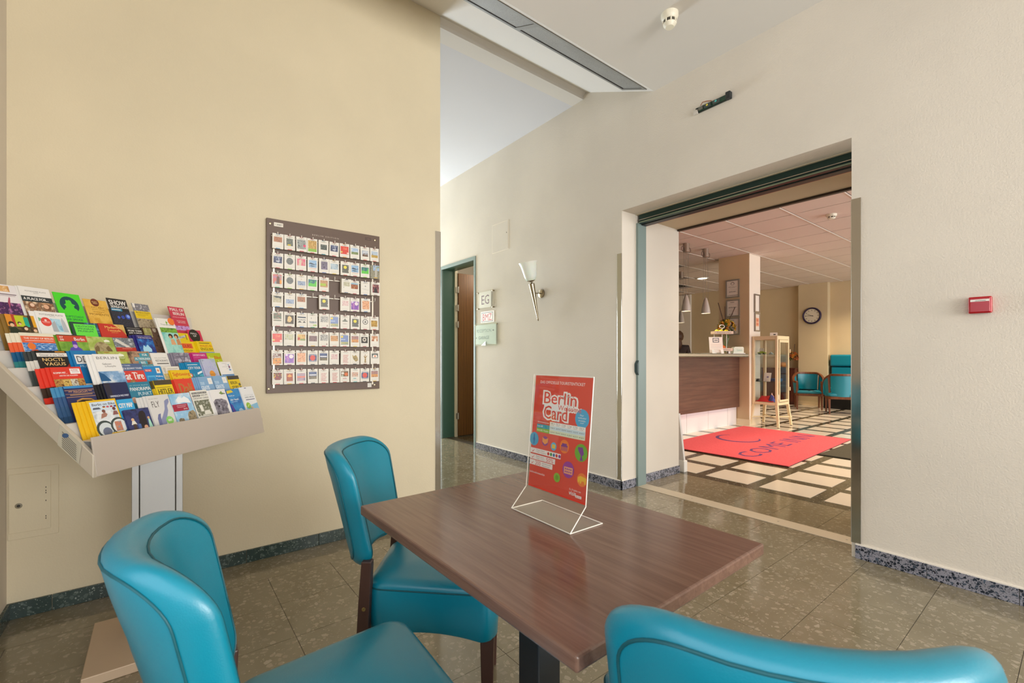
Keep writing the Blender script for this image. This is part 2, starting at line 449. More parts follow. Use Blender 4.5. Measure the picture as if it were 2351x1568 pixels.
# green sliding door frame + track
d = struct(MB().box(3.345, 2.478, 0, 3.462, 2.502, 2.34, m_frame).build('door_1'))
MB().box(3.462, 2.488, 0, 3.476, 2.53, 2.41, M('#C9CCC8', .4)).build('stop_strip', d)
pr = [(3.36, 2.412), (3.36, 2.372), (3.352, 2.37), (3.352, 2.362), (3.36, 2.36), (3.36, 2.350), (3.354, 2.348), (3.354, 2.338), (3.38, 2.334), (3.46, 2.334), (3.46, 2.412)]
mb = MB(); n_ = len(pr)
mb.add([(x, .86, z) for x, z in pr] + [(x, 2.478, z) for x, z in pr], [tuple(range(n_)), tuple(range(2 * n_ - 1, n_ - 1, -1))] + [(i, i + n_, (i + 1) % n_ + n_, (i + 1) % n_) for i in range(n_)], M('#2E4440', .3, .5, name='track_enamel'))
mb.build('door_track', d)
MB().box(3.350, .862, 2.3605, 3.3525, 2.476, 2.3665, m_steel).build('track_rib', d)
MB().box(3.352, .862, 2.339, 3.3545, 2.476, 2.3475, M('#7C8A72', .35)).build('track_rib', d)
MB().box(3.39, .862, 2.326, 3.45, 2.476, 2.336, m_black).build('track_slot', d)
MB().box(3.452, .862, 2.327, 3.458, 2.476, 2.334, M('#A83A30', .5)).build('red_strip', d)  # thin red strip beside the track slot
mb = MB().use(M('#2F474B', .4)); mb.prism([(3.325, 1.02), (3.345, .99), (3.345, 1.12), (3.325, 1.09)], 2.470, 2.500, axis=1); mb.build('door_handle', d)

# corner guards
def guard(name, x, y, sy, z0, z1, sx=-1):
    mb = MB().use(m_chrome); mb.box(x - .003, min(y, y + sy * .045), z0, x, max(y, y + sy * .045), z1)
    mb.box(x - .003, min(y, y - sy * .003), z0, x + .045, max(y, y - sy * .003), z1)
    return struct(mb.build(name, bevel=.001))
guard('trim_7', XR, DY1, 1, .08, 2.05)
guard('trim_8', XR, DY0, -1, .083, 2.06)
mb = MB().use(m_chrome); mb.box(1.565, YL - .003, 0, 1.609, YL, 2.06); mb.box(1.606, YL - .003, 0, 1.609, YL + .045, 2.06); struct(mb.build('trim_9', bevel=.001))

# small door in the corridor
d2 = struct(MB().use(m_frame).box(XR - .012, SY0, 0, XR + .012, SY0 + .035, SZ).build('door_2', bevel=.002))
MB().use(m_frame).box(XR - .012, SY1 - .035, 0, XR + .012, SY1, SZ).build('frame_post', d2, bevel=.002)
MB().use(m_frame).box(XR - .012, SY0 + .035, SZ - .045, XR + .012, SY1 - .035, SZ).build('frame_head', d2, bevel=.002)
MB().use(m_framed).box(XR + .012, SY1 - .035, 0, XT + .01, SY1, SZ).build('frame_lining', d2)
MB().use(m_framed).box(XR + .012, SY0, 0, XT + .01, SY0 + .035, SZ).build('frame_lining', d2)
MB().use(m_framed).box(XR + .012, SY0 + .035, SZ - .045, XT + .01, SY1 - .035, SZ).build('frame_lining', d2)
MB().use(M('#D8CDB4', .5)).box(XT + .01, SY1 - .06, 0, XT + .05, SY1 - .03, SZ - .02).build('door_edge', d2)
m_oak = woodmat('brown_oak_veneer', '#4A2C12', '#7A4E22', '#9A6A34', 2, .45, 9., 3.5, (.2, .55, .85), bands=True)
MB().use(m_oak).box(XT + .055, SY1 - .075, .012, XT + .055 + .86, SY1 - .032, 2.36).build('door_leaf', d2, bevel=.002)
for z in (.30, 1.62, 1.86, 2.12):
    mb = MB().use(m_steel); mb.cyl((XT + .052, SY1 - .078, z - .045), (XT + .052, SY1 - .078, z + .045), .009, n=10); mb.box(XT + .02, SY1 - .072, z - .04, XT + .06, SY1 - .066, z + .04)
    mb.build('hinge', d2, 40)
# room behind it
b = MB().use(plaster('dim_room_paint', '#D9D2C4', 120, .05))
b.box(XT, 4.4, 0, 4.7, 4.45, 2.75); b.box(4.65, 4.4, 0, 4.7, 6.6, 2.75); b.box(XT, 6.5, 0, 4.7, 6.6, 2.75); struct(b.build('wall_store'))
struct(MB().box(XT, 4.4, 2.7, 4.7, 6.6, 2.8, m_ceil).build('ceiling_store'))
struct(MB().box(XT, 4.4, -.1, 4.7, 6.6, 0, m_dark).build('floor_store'))
l_ = bpy.data.lights.new('store_room_bulb', 'POINT'); l_.energy = 14; l_.shadow_soft_size = .15; l_.color = (1, .9, .75)
lo = bpy.data.objects.new('store_room_bulb', l_); COL.objects.link(lo); lo.location = (4.0, 5.2, 2.4)

# ------------------------------------------------------------------ lobby shell
LX1, ZL = 12.36, 2.89
lf = struct(MB().box(4.068, -3.6, -.12, 12.6, 7.4, 0, m_dark).build('floor_lobby'))
wt_me = MB().box(0, 0, -.004, .376, .398, .0025, M('#E6DACB', .14, name='cream_floor_tile')).mesh('floor_tile')
for i in range(17):
    for j in range(-2, 7):
        x = 4.178 + i * .4965; y = 1.417 + j * .4965
        if y > .2 * (x - 4.1) - .1 and y < .62 * x + .1 and y < .42 * x + 1.1 and x < 12.2:
            if x > 7.5 and x < 8.4 and y > 3.6: continue
            if y > 3.4 and x < 7.6 and y > 3.75: continue
            o = bpy.data.objects.new('floor_tile', wt_me); COL.objects.link(o); o.parent = lf; o.location = (x, y, 0)
struct(MB().box(4.068, 7.2, 0, 12.6, 7.4, 3.0, m_lobbyw).build('wall_lobby_north'))
struct(MB().box(LX1, -3.6, 0, 12.6, 7.4, 3.0, m_lobbyw).build('wall_lobby_far'))
struct(MB().box(11.56, 5.35, 0, LX1, 7.4, 3.0, m_lobbyw).build('wall_office'))
struct(MB().box(11.50, 6.80, 0, 11.57, 7.2, 2.87, M('#E6DED2', .6)).build('trim_10'))
pl = struct(MB().box(12.2, 3.775, 0, LX1 + .01, 4.39, 3.0, m_lobbyw).build('wall_pillar', bevel=.006))
MB().box(12.185, 3.765, 0, 12.37, 4.39, .09, M('#DCC8A6', .6)).build('skirting_tile', pl)
b = MB().use(m_lobbyw); b.box(4.068, -3.6, 0, 12.6, -3.5, .35); b.box(4.068, -3.6, 2.6, 12.6, -3.5, 3.0)
for x in (4.068, 6.2, 8.3, 10.4, 12.2): b.box(x, -3.6, .35, x + .15, -3.5, 2.6)
struct(b.build('wall_lobby_window'))
# column with its skirting
colm = struct(MB().box(7.8, 3.545, 0, 8.2, 4.07, ZL + .02, plaster('column_paint', '#D2BA96', 140, .05)).build('wall_column', bevel=.004))
MB().box(7.788, 3.533, 0, 8.21, 4.08, .10, M('#E4D2B4', .5)).build('skirting_tile', colm)
MB().box(7.803, 3.540, .1, 8.197, 3.545, ZL, M('#EFE4D6', .6)).build('column_side_lit', colm)  # daylight on this face painted as a paler slab
# tiled ceiling: slab, tiles and T bars
cl = struct(MB().box(4.068, -3.6, ZL + .045, 12.6, 7.4, ZL + .2, M('#3E3834', .8)).build('ceiling_lobby'))
ct_me = MB().box(0.016, .012, 0, .6265, .6245, .04, plaster('ceiling_board', '#E2D3CA', 180, .05, .01)).mesh('ceiling_tile')
for i in range(-4, 11):
    for j in range(-1, 9):
        x = 6.08 + i * .6265; y = 1.608 + j * .6365
        if x < 3.6 or x > 12.3: continue
        if y > 1.9 + .55 * (x - 4) + .9: continue
        if y < .05 * x - .7: continue
        if x < 4.075: continue
        o = bpy.data.objects.new('ceiling_tile', ct_me); COL.objects.link(o); o.parent = cl; o.location = (x, y, ZL)
for j in range(-1, 10):
    y = 1.608 + j * .6365
    MB().box(4.08, y - .002, ZL - .005, 12.35, y + .010, ZL + .004, M('#F0E6DC', .5)).build('ceiling_bar', cl)

# lobby spots: one in the downlight, the others added warm fill without fixtures
def spot(loc, e, col=(1, .80, .55), ang=2.2, r=.07):
    d = bpy.data.lights.new('lobby_downlight_and_fill', 'SPOT'); d.energy = e; d.color = col; d.spot_size = ang; d.spot_blend = .8; d.shadow_soft_size = r
    o = bpy.data.objects.new('lobby_downlight_and_fill', d); COL.objects.link(o); o.location = loc; return o
m_lamp = bpy.data.materials.new('lit_lamp'); m_lamp.use_nodes = True
_b = m_lamp.node_tree.nodes['Principled BSDF']; _b.inputs['Emission Color'].default_value = (1, .86, .6, 1); _b.inputs['Emission Strength'].default_value = 6
dl = thing('ceiling_downlight', 'round lit downlight recessed in the lobby ceiling beyond the pendant lamps', 'light', (9.43, 5.29, ZL))
MB().lathe([(.10, -.012), (.125, -.012), (.13, 0), (.10, 0)], 24, m=m_white, cap0=False, cap1=False).build('trim_ring', dl, 40)
MB().lathe([(.001, -.009), (.1, -.009)], 24, m=m_lamp, cap0=False, cap1=False).build('diffuser', dl)
for p in ((9.43, 5.29, ZL - .03), (11.3, 3.0, ZL - .03), (10.2, 1.0, ZL - .03), (7.0, 1.2, ZL - .03), (11.9, 1.8, ZL - .03), (5.2, 2.2, ZL - .03), (8.6, 1.5, ZL - .03)):  # first point is the downlight; the rest are unseen fill
    spot(p, 175)

# ------------------------------------------------------------------ dining table
m_tabletop = woodmat('brown_laminate', '#60453A', '#715447', '#806253', 1, .17, 26., 2.0, (.25, .5, .75))
TBR = radians(1.0)
t = thing('dining_table', 'brown laminate dining table with the red advertising stand on it', 'table', (.724, .823, 0), TBR)
MB().box(-.292, -.395, .725, .292, .395, .75, m_tabletop).build('tabletop', t, bevel=.004)
MB().box(-.036, -.036, .02, .036, .036, .724, M('#4A5058', .3, .7)).build('pedestal', t, bevel=.004)
MB().box(-.16, -.16, .712, .16, .16, .7245, m_black).build('mounting_plate', t)
MB().box(-.17, -.17, 0, .17, .17, .018, M('#20282C', .35)).build('base_plate', t, bevel=.004)

# ------------------------------------------------------------------ dining chairs (face local +x)
def rrect(hw, hh, r, n=10):
    pts = []
    for cx, cy, a0 in ((hw - r, hh - r, 0), (-hw + r, hh - r, pi / 2), (-hw + r, -hh + r, pi), (hw - r, -hh + r, 3 * pi / 2)):
        for i in range(n + 1):
            a = a0 + pi / 2 * i / n; pts.append((cx + r * cos(a), cy + r * sin(a)))
    # densify straight runs
    out = []
    for i, p in enumerate(pts):
        q = pts[(i + 1) % len(pts)]; d = sqrt((q[0] - p[0]) ** 2 + (q[1] - p[1]) ** 2); out.append(p)
        m = int(d / .03)
        for k in range(1, m): out.append((p[0] + (q[0] - p[0]) * k / m, p[1] + (q[1] - p[1]) * k / m))
    return out
def scale_in(pts, d, cx=0, cy=0):
    """pull an outline towards its centre by d"""
    out = []
    for x, y in pts:
        dx, dy = x - cx, y - cy; hx = max(abs(p[0] - cx) for p in pts); hy = max(abs(p[1] - cy) for p in pts)
        out.append((cx + dx * (hx - d) / hx, cy + dy * (hy - d) / hy))
    return out


def back_xyz(y, z, d):
    t = (z - .49) / .378
    xb = -.185 - .085 * t - .012 * t * t
    hw = .19
    s_ = abs(y / hw)
    return (xb + .086 * s_ ** 2.3 + d, y, z)


def dining_chair(label, loc, rz):
    t = thing('dining_chair', label, 'chair', loc, rz, 'teal dining chairs around the table')
    # seat: rounded-trapezoid outline
    o = [(x + .065, y * (1.0 + .12 * x / .2)) for x, y in rrect(.2, .19, .05)]
    def ring(d, z, scal=0.):
        r = scale_in(o, d, .065, 0)
        return [(x, y, z + scal * (1 - min(1, (abs(x - .065) / .15) ** 2)) * (1 if abs(y) > .1 else .3) if scal else z) for x, y in r]
    mb = MB().use(m_teal)
    R = [ring(.03, .318, .016), ring(.004, .312, .018), ring(0, .320, .018), ring(-.003, .38), ring(-.002, .442), ring(0, .450)]
    for a in range(1, 7):
        q = a / 6 * pi / 2; R.append(ring(.045 * (1 - cos(q)) + .0, .452 + .026 * sin(q)))
    R += [ring(.09, .486), ring(.14, .490), ring(.19, .491)]
    mb.rings(R); mb.build('seat', t, 50)
    MB().use(m_seam).tube([(x, y, .4515) for x, y, z in ring(-.0005, .45)], .0022, 6, closed=True).build('seam', t, 60)
    # back rest
    ob = []
    for y, z in rrect(.186, .184, .075):
        w_ = 1 + .07 * (z / .184); ob.append((y * w_, z + .676 + (.014 * (1 - (y / .2) ** 2) * (1 if z < 0 else -.25)) * -1 * (-1 if z < 0 else 1)))
    th = .032; rs = []
    cz = .676
    def bring(d, off): return [back_xyz(y, z, off) for y, z in scale_in(ob, d, 0, cz)]
    rs.append(bring(.15, th)); rs.append(bring(.10, th)); rs.append(bring(.06, th)); rs.append(bring(.022, th - .002))
    for a in range(1, 8):
        q = a / 8 * pi; rs.append(bring(.020 * (1 - sin(q)), cos(q) * (th - .004)))
    rs.append(bring(.022, -th + .002)); rs.append(bring(.06, -th)); rs.append(bring(.10, -th)); rs.append(bring(.15, -th))
    mb = MB().use(m_teal); mb.rings(rs); mb.build('backrest', t, 60)
    for sgn in (1, -1):
        MB().use(m_seam).tube([back_xyz(y, z, sgn * (th - .0035)) for y, z in scale_in(ob, .0165, 0, cz)], .0022, 6, closed=True).build('seam', t, 60)
    # legs
    for sy in (1, -1):
        mb = MB().use(m_brown); y = sy * .17; x = .235
        mb.hexa([(x - .014, y - .014, 0), (x + .014, y - .014, 0), (x + .014, y + .014, 0), (x - .014, y + .014, 0),
                 (x - .021, y - .021, .32), (x + .021, y - .021, .32), (x + .021, y + .021, .32), (x - .021, y + .021, .32)])
        mb.build('leg', t, bevel=.003)
        mb = MB().use(m_brown); y = sy * .172; rr = []
        for z, xx, hx, hy in ((0, -.160, .013, .012), (.15, -.148, .015, .013), (.31, -.138, .017, .015), (.42, -.132, .017, .015), (.54, -.125, .015, .014)):
            rr.append([(xx - hx, y - hy, z), (xx + hx, y - hy, z), (xx + hx, y + hy, z), (xx - hx, y + hy, z)])
        mb.rings(rr); lg = mb.build('leg', t, bevel=.003)
        MB().lathe([(.0065, 0), (.005, .003), (.001, .004)], 12, (-.132, y + sy * .0145, .40), M('#B9A26A', .3, 1.), axis=(0, sy, 0)).build('bolt_cap', lg, 40)
    return t
dining_chair('teal dining chair pushed under the far left corner of the table, near the card board', (.696, 1.397, 0), radians(-38))
dining_chair('teal dining chair in the left foreground facing along the table, before the brochure rack', (.232, .931, 0), radians(-2.5))
dining_chair('teal dining chair in the right foreground, seen from behind, at the near table edge', (.726, .337, 0), radians(38.3)).scale = (1, 1.08, 1)

# ------------------------------------------------------------------ acrylic sign holder with poster on the table
SX, SY0_, SW = .731, .942, .2195
s = thing('sign_holder', 'clear acrylic table stand holding a red ticket poster, on the brown table', 'sign', (SX, SY0_, .7505), radians(-90.8))
# local x runs along the front edge (towards the viewer's right), local -y is the front
T = .003
mb = MB().use(m_acryl)
def sheet(a, b, nx=0.):      # slab between two profile points (y,z) across the width
    (y0, z0), (y1, z1) = a, b; L = sqrt((y1 - y0) ** 2 + (z1 - z0) ** 2); ny, nz = -(z1 - z0) / L * T, (y1 - y0) / L * T
    return [(0, y0, z0), (SW, y0, z0), (SW, y0 + ny, z0 + nz), (0, y0 + ny, z0 + nz), (0, y1, z1), (SW, y1, z1), (SW, y1 + ny, z1 + nz), (0, y1 + ny, z1 + nz)]
PR = [((.107, 0), (.0, 0)), ((0., .0), (.050, .052)), ((.050, .052), (.078, .352))]
m_haze = bpy.data.materials.new('acrylic_reflection_haze'); m_haze.use_nodes = True; _t = m_haze.node_tree  # pale mix paints the reflection haze on the base sheet
_m = _t.nodes.new('ShaderNodeMixShader'); _m.inputs[0].default_value = .30; _tr = _t.nodes.new('ShaderNodeBsdfTransparent'); _p = _t.nodes['Principled BSDF']; _p.inputs['Base Color'].default_value = lin('#D8D2C4'); _p.inputs['Roughness'].default_value = .12
_t.links.new(_tr.outputs[0], _m.inputs[1]); _t.links.new(_p.outputs[0], _m.inputs[2]); _t.links.new(_m.outputs[0], _t.nodes['Material Output'].inputs[0])
MB().hexa(sheet(*PR[0]), m_haze).build('base_sheet', s)
MB().hexa(sheet(*PR[1]), m_acryl).build('slanted_sheet', s)
MB().hexa(sheet(*PR[2]), m_acryl).build('front_sheet', s)
mb = MB().use(m_acryl_edge)
for pts in ([(0, 0, .0015), (SW, 0, .0015), (SW, .107, .0015), (0, .107, .0015)],): mb.tube(pts, .0013, 6, closed=True)
for x in (0, SW): mb.tube([(x, 0, .0015), (x, .050, .052), (x, .078, .352)], .0013, 6)
mb.tube([(0, .078, .352), (SW, .078, .352)], .001, 6)
mb.build('polished_edge', s)
# poster
pw, ph = .211, .297
po = MB().use(M('#DC4A3A', .35)); po.box(0, 0, 0, pw, .0006, ph)  # glare of the acrylic put into this paler red
R_ = '#DC4A3A'; WHT = '#F1EEEA'
its = [('r', 0, .985, 1, 1, '#E8321F'), ('t', 'DAS OFFIZIELLE TOURISTENTICKET', .1, .045, .88, .07, WHT)]
its += [('t', 'Berlin', .165, .128, .79, .259, WHT, .085), ('t', 'Card', .175, .248, .65, .392, WHT, .085), ('t', 'Welcome', .43, .236, .87, .302, WHT, .075), ('p', [(.2, .2), (.6, .2), (.6, .3), (.2, .3)], WHT)]
its += [('t', 'Berlin', .195, .142, .76, .245, R_, .012), ('t', 'Card', .205, .262, .62, .378, R_, .012), ('t', 'Welcome', .43, .236, .87, .302, WHT, .075), ('t', 'Welcome', .455, .248, .845, .29, R_, .005)]
its += [('c', .865, .335, .11, '#49A9D6'), ('t', 'Nur', .83, .30, .89, .315, WHT), ('t', 'weltkultur', .80, .322, .93, .335, WHT), ('t', 'Available', .81, .345, .92, .357, WHT), ('t', 'now!', .84, .362, .895, .375, WHT)]
its += [('r', .09, .40, .33, .435, '#C9402F'), ('t', '2019 Preise/prices', .1, .41, .31, .425, WHT), ('r', .09, .435, .33, .47, '#1E9DB2'), ('t', 'Berlin AB', .1, .445, .2, .46, WHT), ('r', .09, .47, .33, .505, '#86B93A'), ('t', 'Berlin ABC + Potsdam', .1, .48, .31, .495, WHT)]
its += [('r', .33, .40, .93, .505, '#F2F0EA'), ('r', .33, .435, .93, .47, '#CFE3EA'), ('r', .33, .47, .93, .505, '#DDE4C6')]
hd = ['48 h', '72 h', '4 Tage', '5 Tage', '6 Tage', '72 h']
p1 = ['19,90 €', '28,90 €', '33,50 €', '36,90 €', '42,50 €', '45,00 €']; p2 = ['22,90 €', '30,90 €', '35,90 €', '41,50 €', '46,50 €', '47,00 €']
for i in range(6):
    x = .345 + i * .098
    its += [('t', hd[i], x, .407, x + .07, .418, '#3A3A3A'), ('r', x, .424, x + .06, .427, '#9A9A9A'), ('t', p1[i], x, .446, x + .08, .459, '#4A5558'), ('t', p2[i], x, .481, x + .08, .494, '#4A5558')]
its += [('c', .055, .575, .085, '#43A2C9'), ('r', .045, .53, .065, .62, '#2F6FB0'), ('c', .055, .577, .022, '#2F6FB0')]
its += [('c', .265, .575, .06, '#8C3C8E'), ('p', [(.21, .545), (.265, .56), (.32, .545), (.315, .585), (.265, .605), (.215, .585)], '#EE9A4A'), ('c', .425, .605, .05, '#4BB0D8'), ('r', .395, .588, .455, .622, '#E6C23C')]
its += [('c', .61, .585, .08, '#EE7F34'), ('r', .555, .575, .665, .588, '#7E3C8C'), ('r', .57, .56, .65, .575, '#7E3C8C')] + [('r', .557 + i * .019, .588, .565 + i * .019, .622, '#7E3C8C') for i in range(6)]
its += [('c', .885, .605, .1, '#6FAE35'), ('p', [(.83, .565), (.905, .56), (.93, .61), (.915, .625), (.90, .63), (.92, .665), (.87, .668), (.885, .63), (.84, .59)], '#7A3C92')]
for i, (yy, x1, s_) in enumerate(((.655, .56, ''), (.71, .47, '50%'), (.76, .43, '200'))):
    its += [('r', .0, yy, x1, yy + .044, '#F0E7E2'), ('p', [(.03, yy + .022), (.045, yy + .03), (.085, yy + .008), (.047, yy + .039)], '#D2402F')]
    if i == 0:
        its += [('t', 'Freie Fahrt', .12, yy + .006, .27, yy + .019, '#8A8580'), ('t', 'Public Transport', .12, yy + .024, .30, yy + .038, '#8A8580')]
        its += [('c', .34 + j * .05, yy + .022, .02, cc) for j, cc in enumerate(('#D2402F', '#3E9A50', '#3D6FA8', '#D2402F', '#8A3C96'))]
    if i == 1: its += [('t', 'Rabatte bis zu', .12, yy + .006, .26, yy + .019, '#8A8580'), ('t', 'Savings of up to', .12, yy + .024, .28, yy + .038, '#8A8580'), ('t', '50%', .31, yy + .005, .44, yy + .039, '#D2402F')]
    if i == 2: its += [('t', '200', .11, yy + .004, .21, yy + .040, '#D2402F'), ('t', 'Attraktionen', .24, yy + .006, .40, yy + .019, '#8A8580'), ('t', 'Attractions', .24, yy + .024, .38, yy + .038, '#8A8580')]
its += [('c', .70, .765, .095, '#9A3C9A'), ('r', .63, .745, .77, .80, '#F0A878')] + [('r', .645 + i * .03, .755, .665 + i * .03, .768, '#9A3C9A') for i in range(4)] + [('r', .645 + i * .03, .778, .665 + i * .03, .79, '#9A3C9A') for i in range(4)]
its += [('c', .925, .815, .075, '#EE7F34'), ('p', [(.86, .80), (.90, .785), (.99, .795), (.985, .845), (.965, .845), (.96, .825), (.92, .825), (.915, .845), (.895, .845), (.89, .825), (.872, .845), (.86, .83)], '#F0BE3C')]
its += [('c', .52, .855, .055, '#86B93A'), ('c', .52, .855, .03, '#6FA030'), ('t', 'berlin-welcomecard.de', .02, .858, .30, .876, WHT)]
its += [('t', 'Ein Produkt von', .74, .905, .92, .92, WHT), ('t', 'visit', .735, .925, .85, .958, WHT, .02), ('r', .84, .945, .935, .965, WHT), ('t', 'Berlin', .85, .948, .92, .962, R_)]
print_items(po, its, pw, ph, y0=-.0002, dy=-.000008)
po_o = po.build('poster', s)
po_o.location = (.0045, .0535, .054); po_o.rotation_euler = (-atan2(.028, .300), 0, 0)
po_o['label'] = 'red poster with white lettering, a price table and round coloured emblems'

# ------------------------------------------------------------------ brochure rack
K = .975
WX, WY = .671, .741            # tray width direction
P0 = Vector((-.158 * K, 1.912 * K, 0)); RZ = atan2(WY, WX)
zk = lambda z: H + (z - H) * K
rk = thing('brochure_rack', 'steel brochure stand with seven stepped tiers in the left corner of the room', 'rack', (P0.x, P0.y, 0), RZ)
# local: x along the width, y towards the back, z up
m_tray = M('#CFC6B6', .4, .3, name='brushed_tray_steel'); m_ledge = M('#D9D5CE', .45, .25, name='pale_tray_steel')
zb = lambda i: zk(.800 + .058 * i); qf = lambda i: (.018 + .066 * i) * K
umax = lambda q: (.812 + .34 * q / K) * K
TL = math.tan(radians(20))
ZN = [1.004, 1.056, 1.116, 1.172, 1.232, 1.288, 1.405]
zs = lambda i: zk(ZN[i] - (.117 if i < 6 else .165))
qpl = lambda i, z: (.100 + .066 * i) * K + (z - zk(ZN[i])) * TL     # where tier i's leaflets stand at height z
mb = MB().use(m_ledge); e = .0015
def sheet_q(a, b):
    mb.hexa([(0, a[0], a[1] - e), (umax(a[0]), a[0], a[1] - e), (umax(b[0]), b[0] + e, b[1] - e), (0, b[0] + e, b[1] - e),
             (0, a[0], a[1]), (umax(a[0]), a[0], a[1]), (umax(b[0]), b[0] + e, b[1]), (0, b[0] + e, b[1])])
for i in range(7):
    z1 = zs(i); qb_ = qpl(i, z1) - .006
    z0 = zs(i - 1) - .05 if i else z1 - .03
    qa = (qpl(i - 1, z1) + .024) if i else .0
    sheet_q((max(.0, qa - (z1 - z0) * TL), z0), (qa, z1))         # riser behind the slot in front
    sheet_q((qa, z1), (qb_, z1))                                   # tread
    sheet_q((qb_, z1), (qb_ - .012, z1 - .035))
zt_ = zk(1.36); sheet_q((qpl(6, zs(6)) + .022, zs(6) - .05), (qpl(6, zt_) + .022, zt_))
sh = mb.build('stepped_tray', rk)
# end panels: slanted strips
for side in (0, 1):
    ss = []
    for q in (-.004, .40):
        u = -.014 if not side else umax(max(q, 0)) + .001
        ss.append((u, q))
    mb = MB().use(m_tray); (u0, q0), (u1, q1) = ss; zl = lambda q: zk(.778) + .88 * q; hh = .070
    mb.hexa([(u0, q0, zl(q0)), (u0 + .013, q0, zl(q0)), (u1 + .013, q1, zl(q1)), (u1, q1, zl(q1)), (u0, q0, zl(q0) + hh), (u0 + .013, q0, zl(q0) + hh), (u1 + .013, q1, zl(q1) + hh), (u1, q1, zl(q1) + hh)])
    mb.build('end_panel', rk, bevel=.002)
# underside
MB().hexa([(0, 0, zk(.777)), (umax(0), 0, zk(.777)), (umax(.40), .40, zl(.40)), (0, .40, zl(.40)), (0, 0, zk(.780)), (umax(0), 0, zk(.780)), (umax(.40), .40, zl(.40) + .003), (0, .40, zl(.40) + .003)], m_tray).build('tray_bottom', rk)
# front lip with a rounded upper right corner
pts = [(-.002, zk(.777)), (.838 * K, zk(.777)), (.800 * K + .002, zk(.895))]
for i in range(6):
    a = i / 5 * pi / 2; pts.append((.785 * K + .014 * cos(a), zk(.889) + .014 * sin(a)))
pts.append((-.020, zk(.902)))
mb = MB().use(m_steel2); mb.prism(pts, -.006, -.001, axis=1); mb.build('front_lip', rk, bevel=.0012)
# paper label on the end panel
mb = MB().use(M('#BDB8A6', .6)); mb.quad((-.0155, .040, zl(.040) + .004), (-.0155, .110, zl(.11) + .0), (-.0155, .103, zl(.110) + .062), (-.0155, .030, zl(.040) + .064))
for r in range(8):
    f0 = .12 + r * .1
    mb.add([(-.016, .045 + .055 * f, zl(.045 + .055 * f) + .064 * f0 + d) for f, d in ((0.05, 0), (.9, 0), (.9, .0028), (.05, .0028))], [(0, 1, 2, 3)], M('#6E6A60', .6))
mb.add([(-.0163, .083 + .011 * cos(a * pi / 8), zl(.083) + .052 + .007 * sin(a * pi / 8)) for a in range(16)], [tuple(range(16))[::-1]], M('#3D5C86', .5))
mb.build('label_sticker', rk)
# post and foot: turned square to the wall
rot = Matrix.Rotation(-RZ, 4, 'Z')
def wloc(x, y, z=0): v = rot @ Vector((x - P0.x, y - P0.y, 0)); return Vector((v.x, v.y, z))
KP = K
px, py = -.008 * KP, 2.42 * KP
m_post = M('#9C9B98', .38, .7, name='post_steel')
mpost = Matrix.Translation(wloc(px, py)) @ rot
ztop = zk(.985)
for nm, x0, x1, y0, y1, mt in (('post_side', -.085, -.061, 0, .10, m_post), ('post_side', .061, .085, 0, .10, m_post), ('post_panel', -.059, .059, .004, .09, m_post)):
    MB().box(x0 * K, y0, .035, x1 * K, y1, ztop - (.045 if x0 > 0 else .0) - .03, mt).xf(mpost).build(nm, rk, bevel=.0015)
mb = MB().box(-.21, -.215, 0, .21, .21, .036 * 1.0, M('#C9B298', .5, .1, name='beige_foot_plate')); mb.xf(mpost).build('foot_plate', rk, bevel=.003)

# ------------------------------------------------------------------ brochures
LEAN = radians(20)
Wc, Kc, Yc, Rc, Bc = '#E9E6E2', '#1D1B1E', '#E8C81C', '#D23A34', '#2E8CC4'
GR = '#8A8786'
def G_(c1='#A09C98', c2='#6A6664', c3='#D2CEC8', s=80): return P(c1, c2, c3, s)
def txt(lines, x0, x1, y, hgt, gap, col, bold=0.):
    out = []
    for s_ in lines:
        out.append(('t', s_, x0, y, x1, y + hgt, col, bold)); y += hgt + gap
    return out
B_ = []
def br(tier, u0, u1, ztop, body, label, items, n=1, dq=0., hh=None, fan=(-.006, .005), side=None): B_.append((tier, u0, u1, ztop, body, label, items, n, dq, hh, fan, side))

# top tier
br(6, .085, .169, 1.404, '#E6E0E2', 'leftmost brochure of the top tier, white with a purple concert crowd', [('r', .15, .02, .75, .13, P('#C08A50', '#E0B070', '#F0E0D0', 60)), ('r', .05, .17, .95, .185, '#6A5560'), ('r', .1, .2, .9, .208, '#9A8590'), ('r', 0, .33, 1, 1, P('#5A2A66', '#3A1E48', '#C07AB0', 55)), ('p', [(.55, .33), (.62, .25), (.66, .22), (.68, .25), (.62, .36), (.56, .45)], '#B0506A')], 1)
br(6, .179, .281, 1.408, Wc, 'white top-tier brochure with a black band reading A PLACE FOR', [('t', 'POTSDAMER PLATZ', .18, .07, .86, .095, '#7A7876'), ('t', 'BERLIN', .44, .105, .6, .12, '#7A7876'), ('r', 0, .18, 1, .285, '#2F3638'), ('t', 'A PLACE FOR...', .06, .205, .86, .255, Wc, .03), ('r', 0, .285, 1, 1, P('#C89A70', '#6A4A38', '#E2C6A4', 45)), ('c', .25, .36, .12, '#8A5A3C'), ('c', .27, .35, .07, '#EBC8B0'), ('c', .75, .37, .13, '#7A5238'), ('c', .72, .36, .09, '#E0B090')], 2)
br(6, .292, .391, 1.402, '#4CD928', 'bright green top-tier brochure with a dark round spy emblem', [('c', .5, .24, .36, '#0C4A4E'), ('p', [(.16, .42), (.28, .32), (.34, .30), (.34, .26), (.28, .245), (.37, .215), (.39, .14), (.47, .15), (.52, .135), (.58, .15), (.61, .21), (.72, .235), (.65, .26), (.65, .30), (.72, .32), (.88, .42), (.9, .5), (.1, .5)], '#4CD928'), ('t', 'HAUPTSTADT', .08, .46, .9, .5, '#0C4A4E', .015), ('t', 'DER SPIONE', .18, .52, .84, .56, '#0C4A4E', .015)], 1)
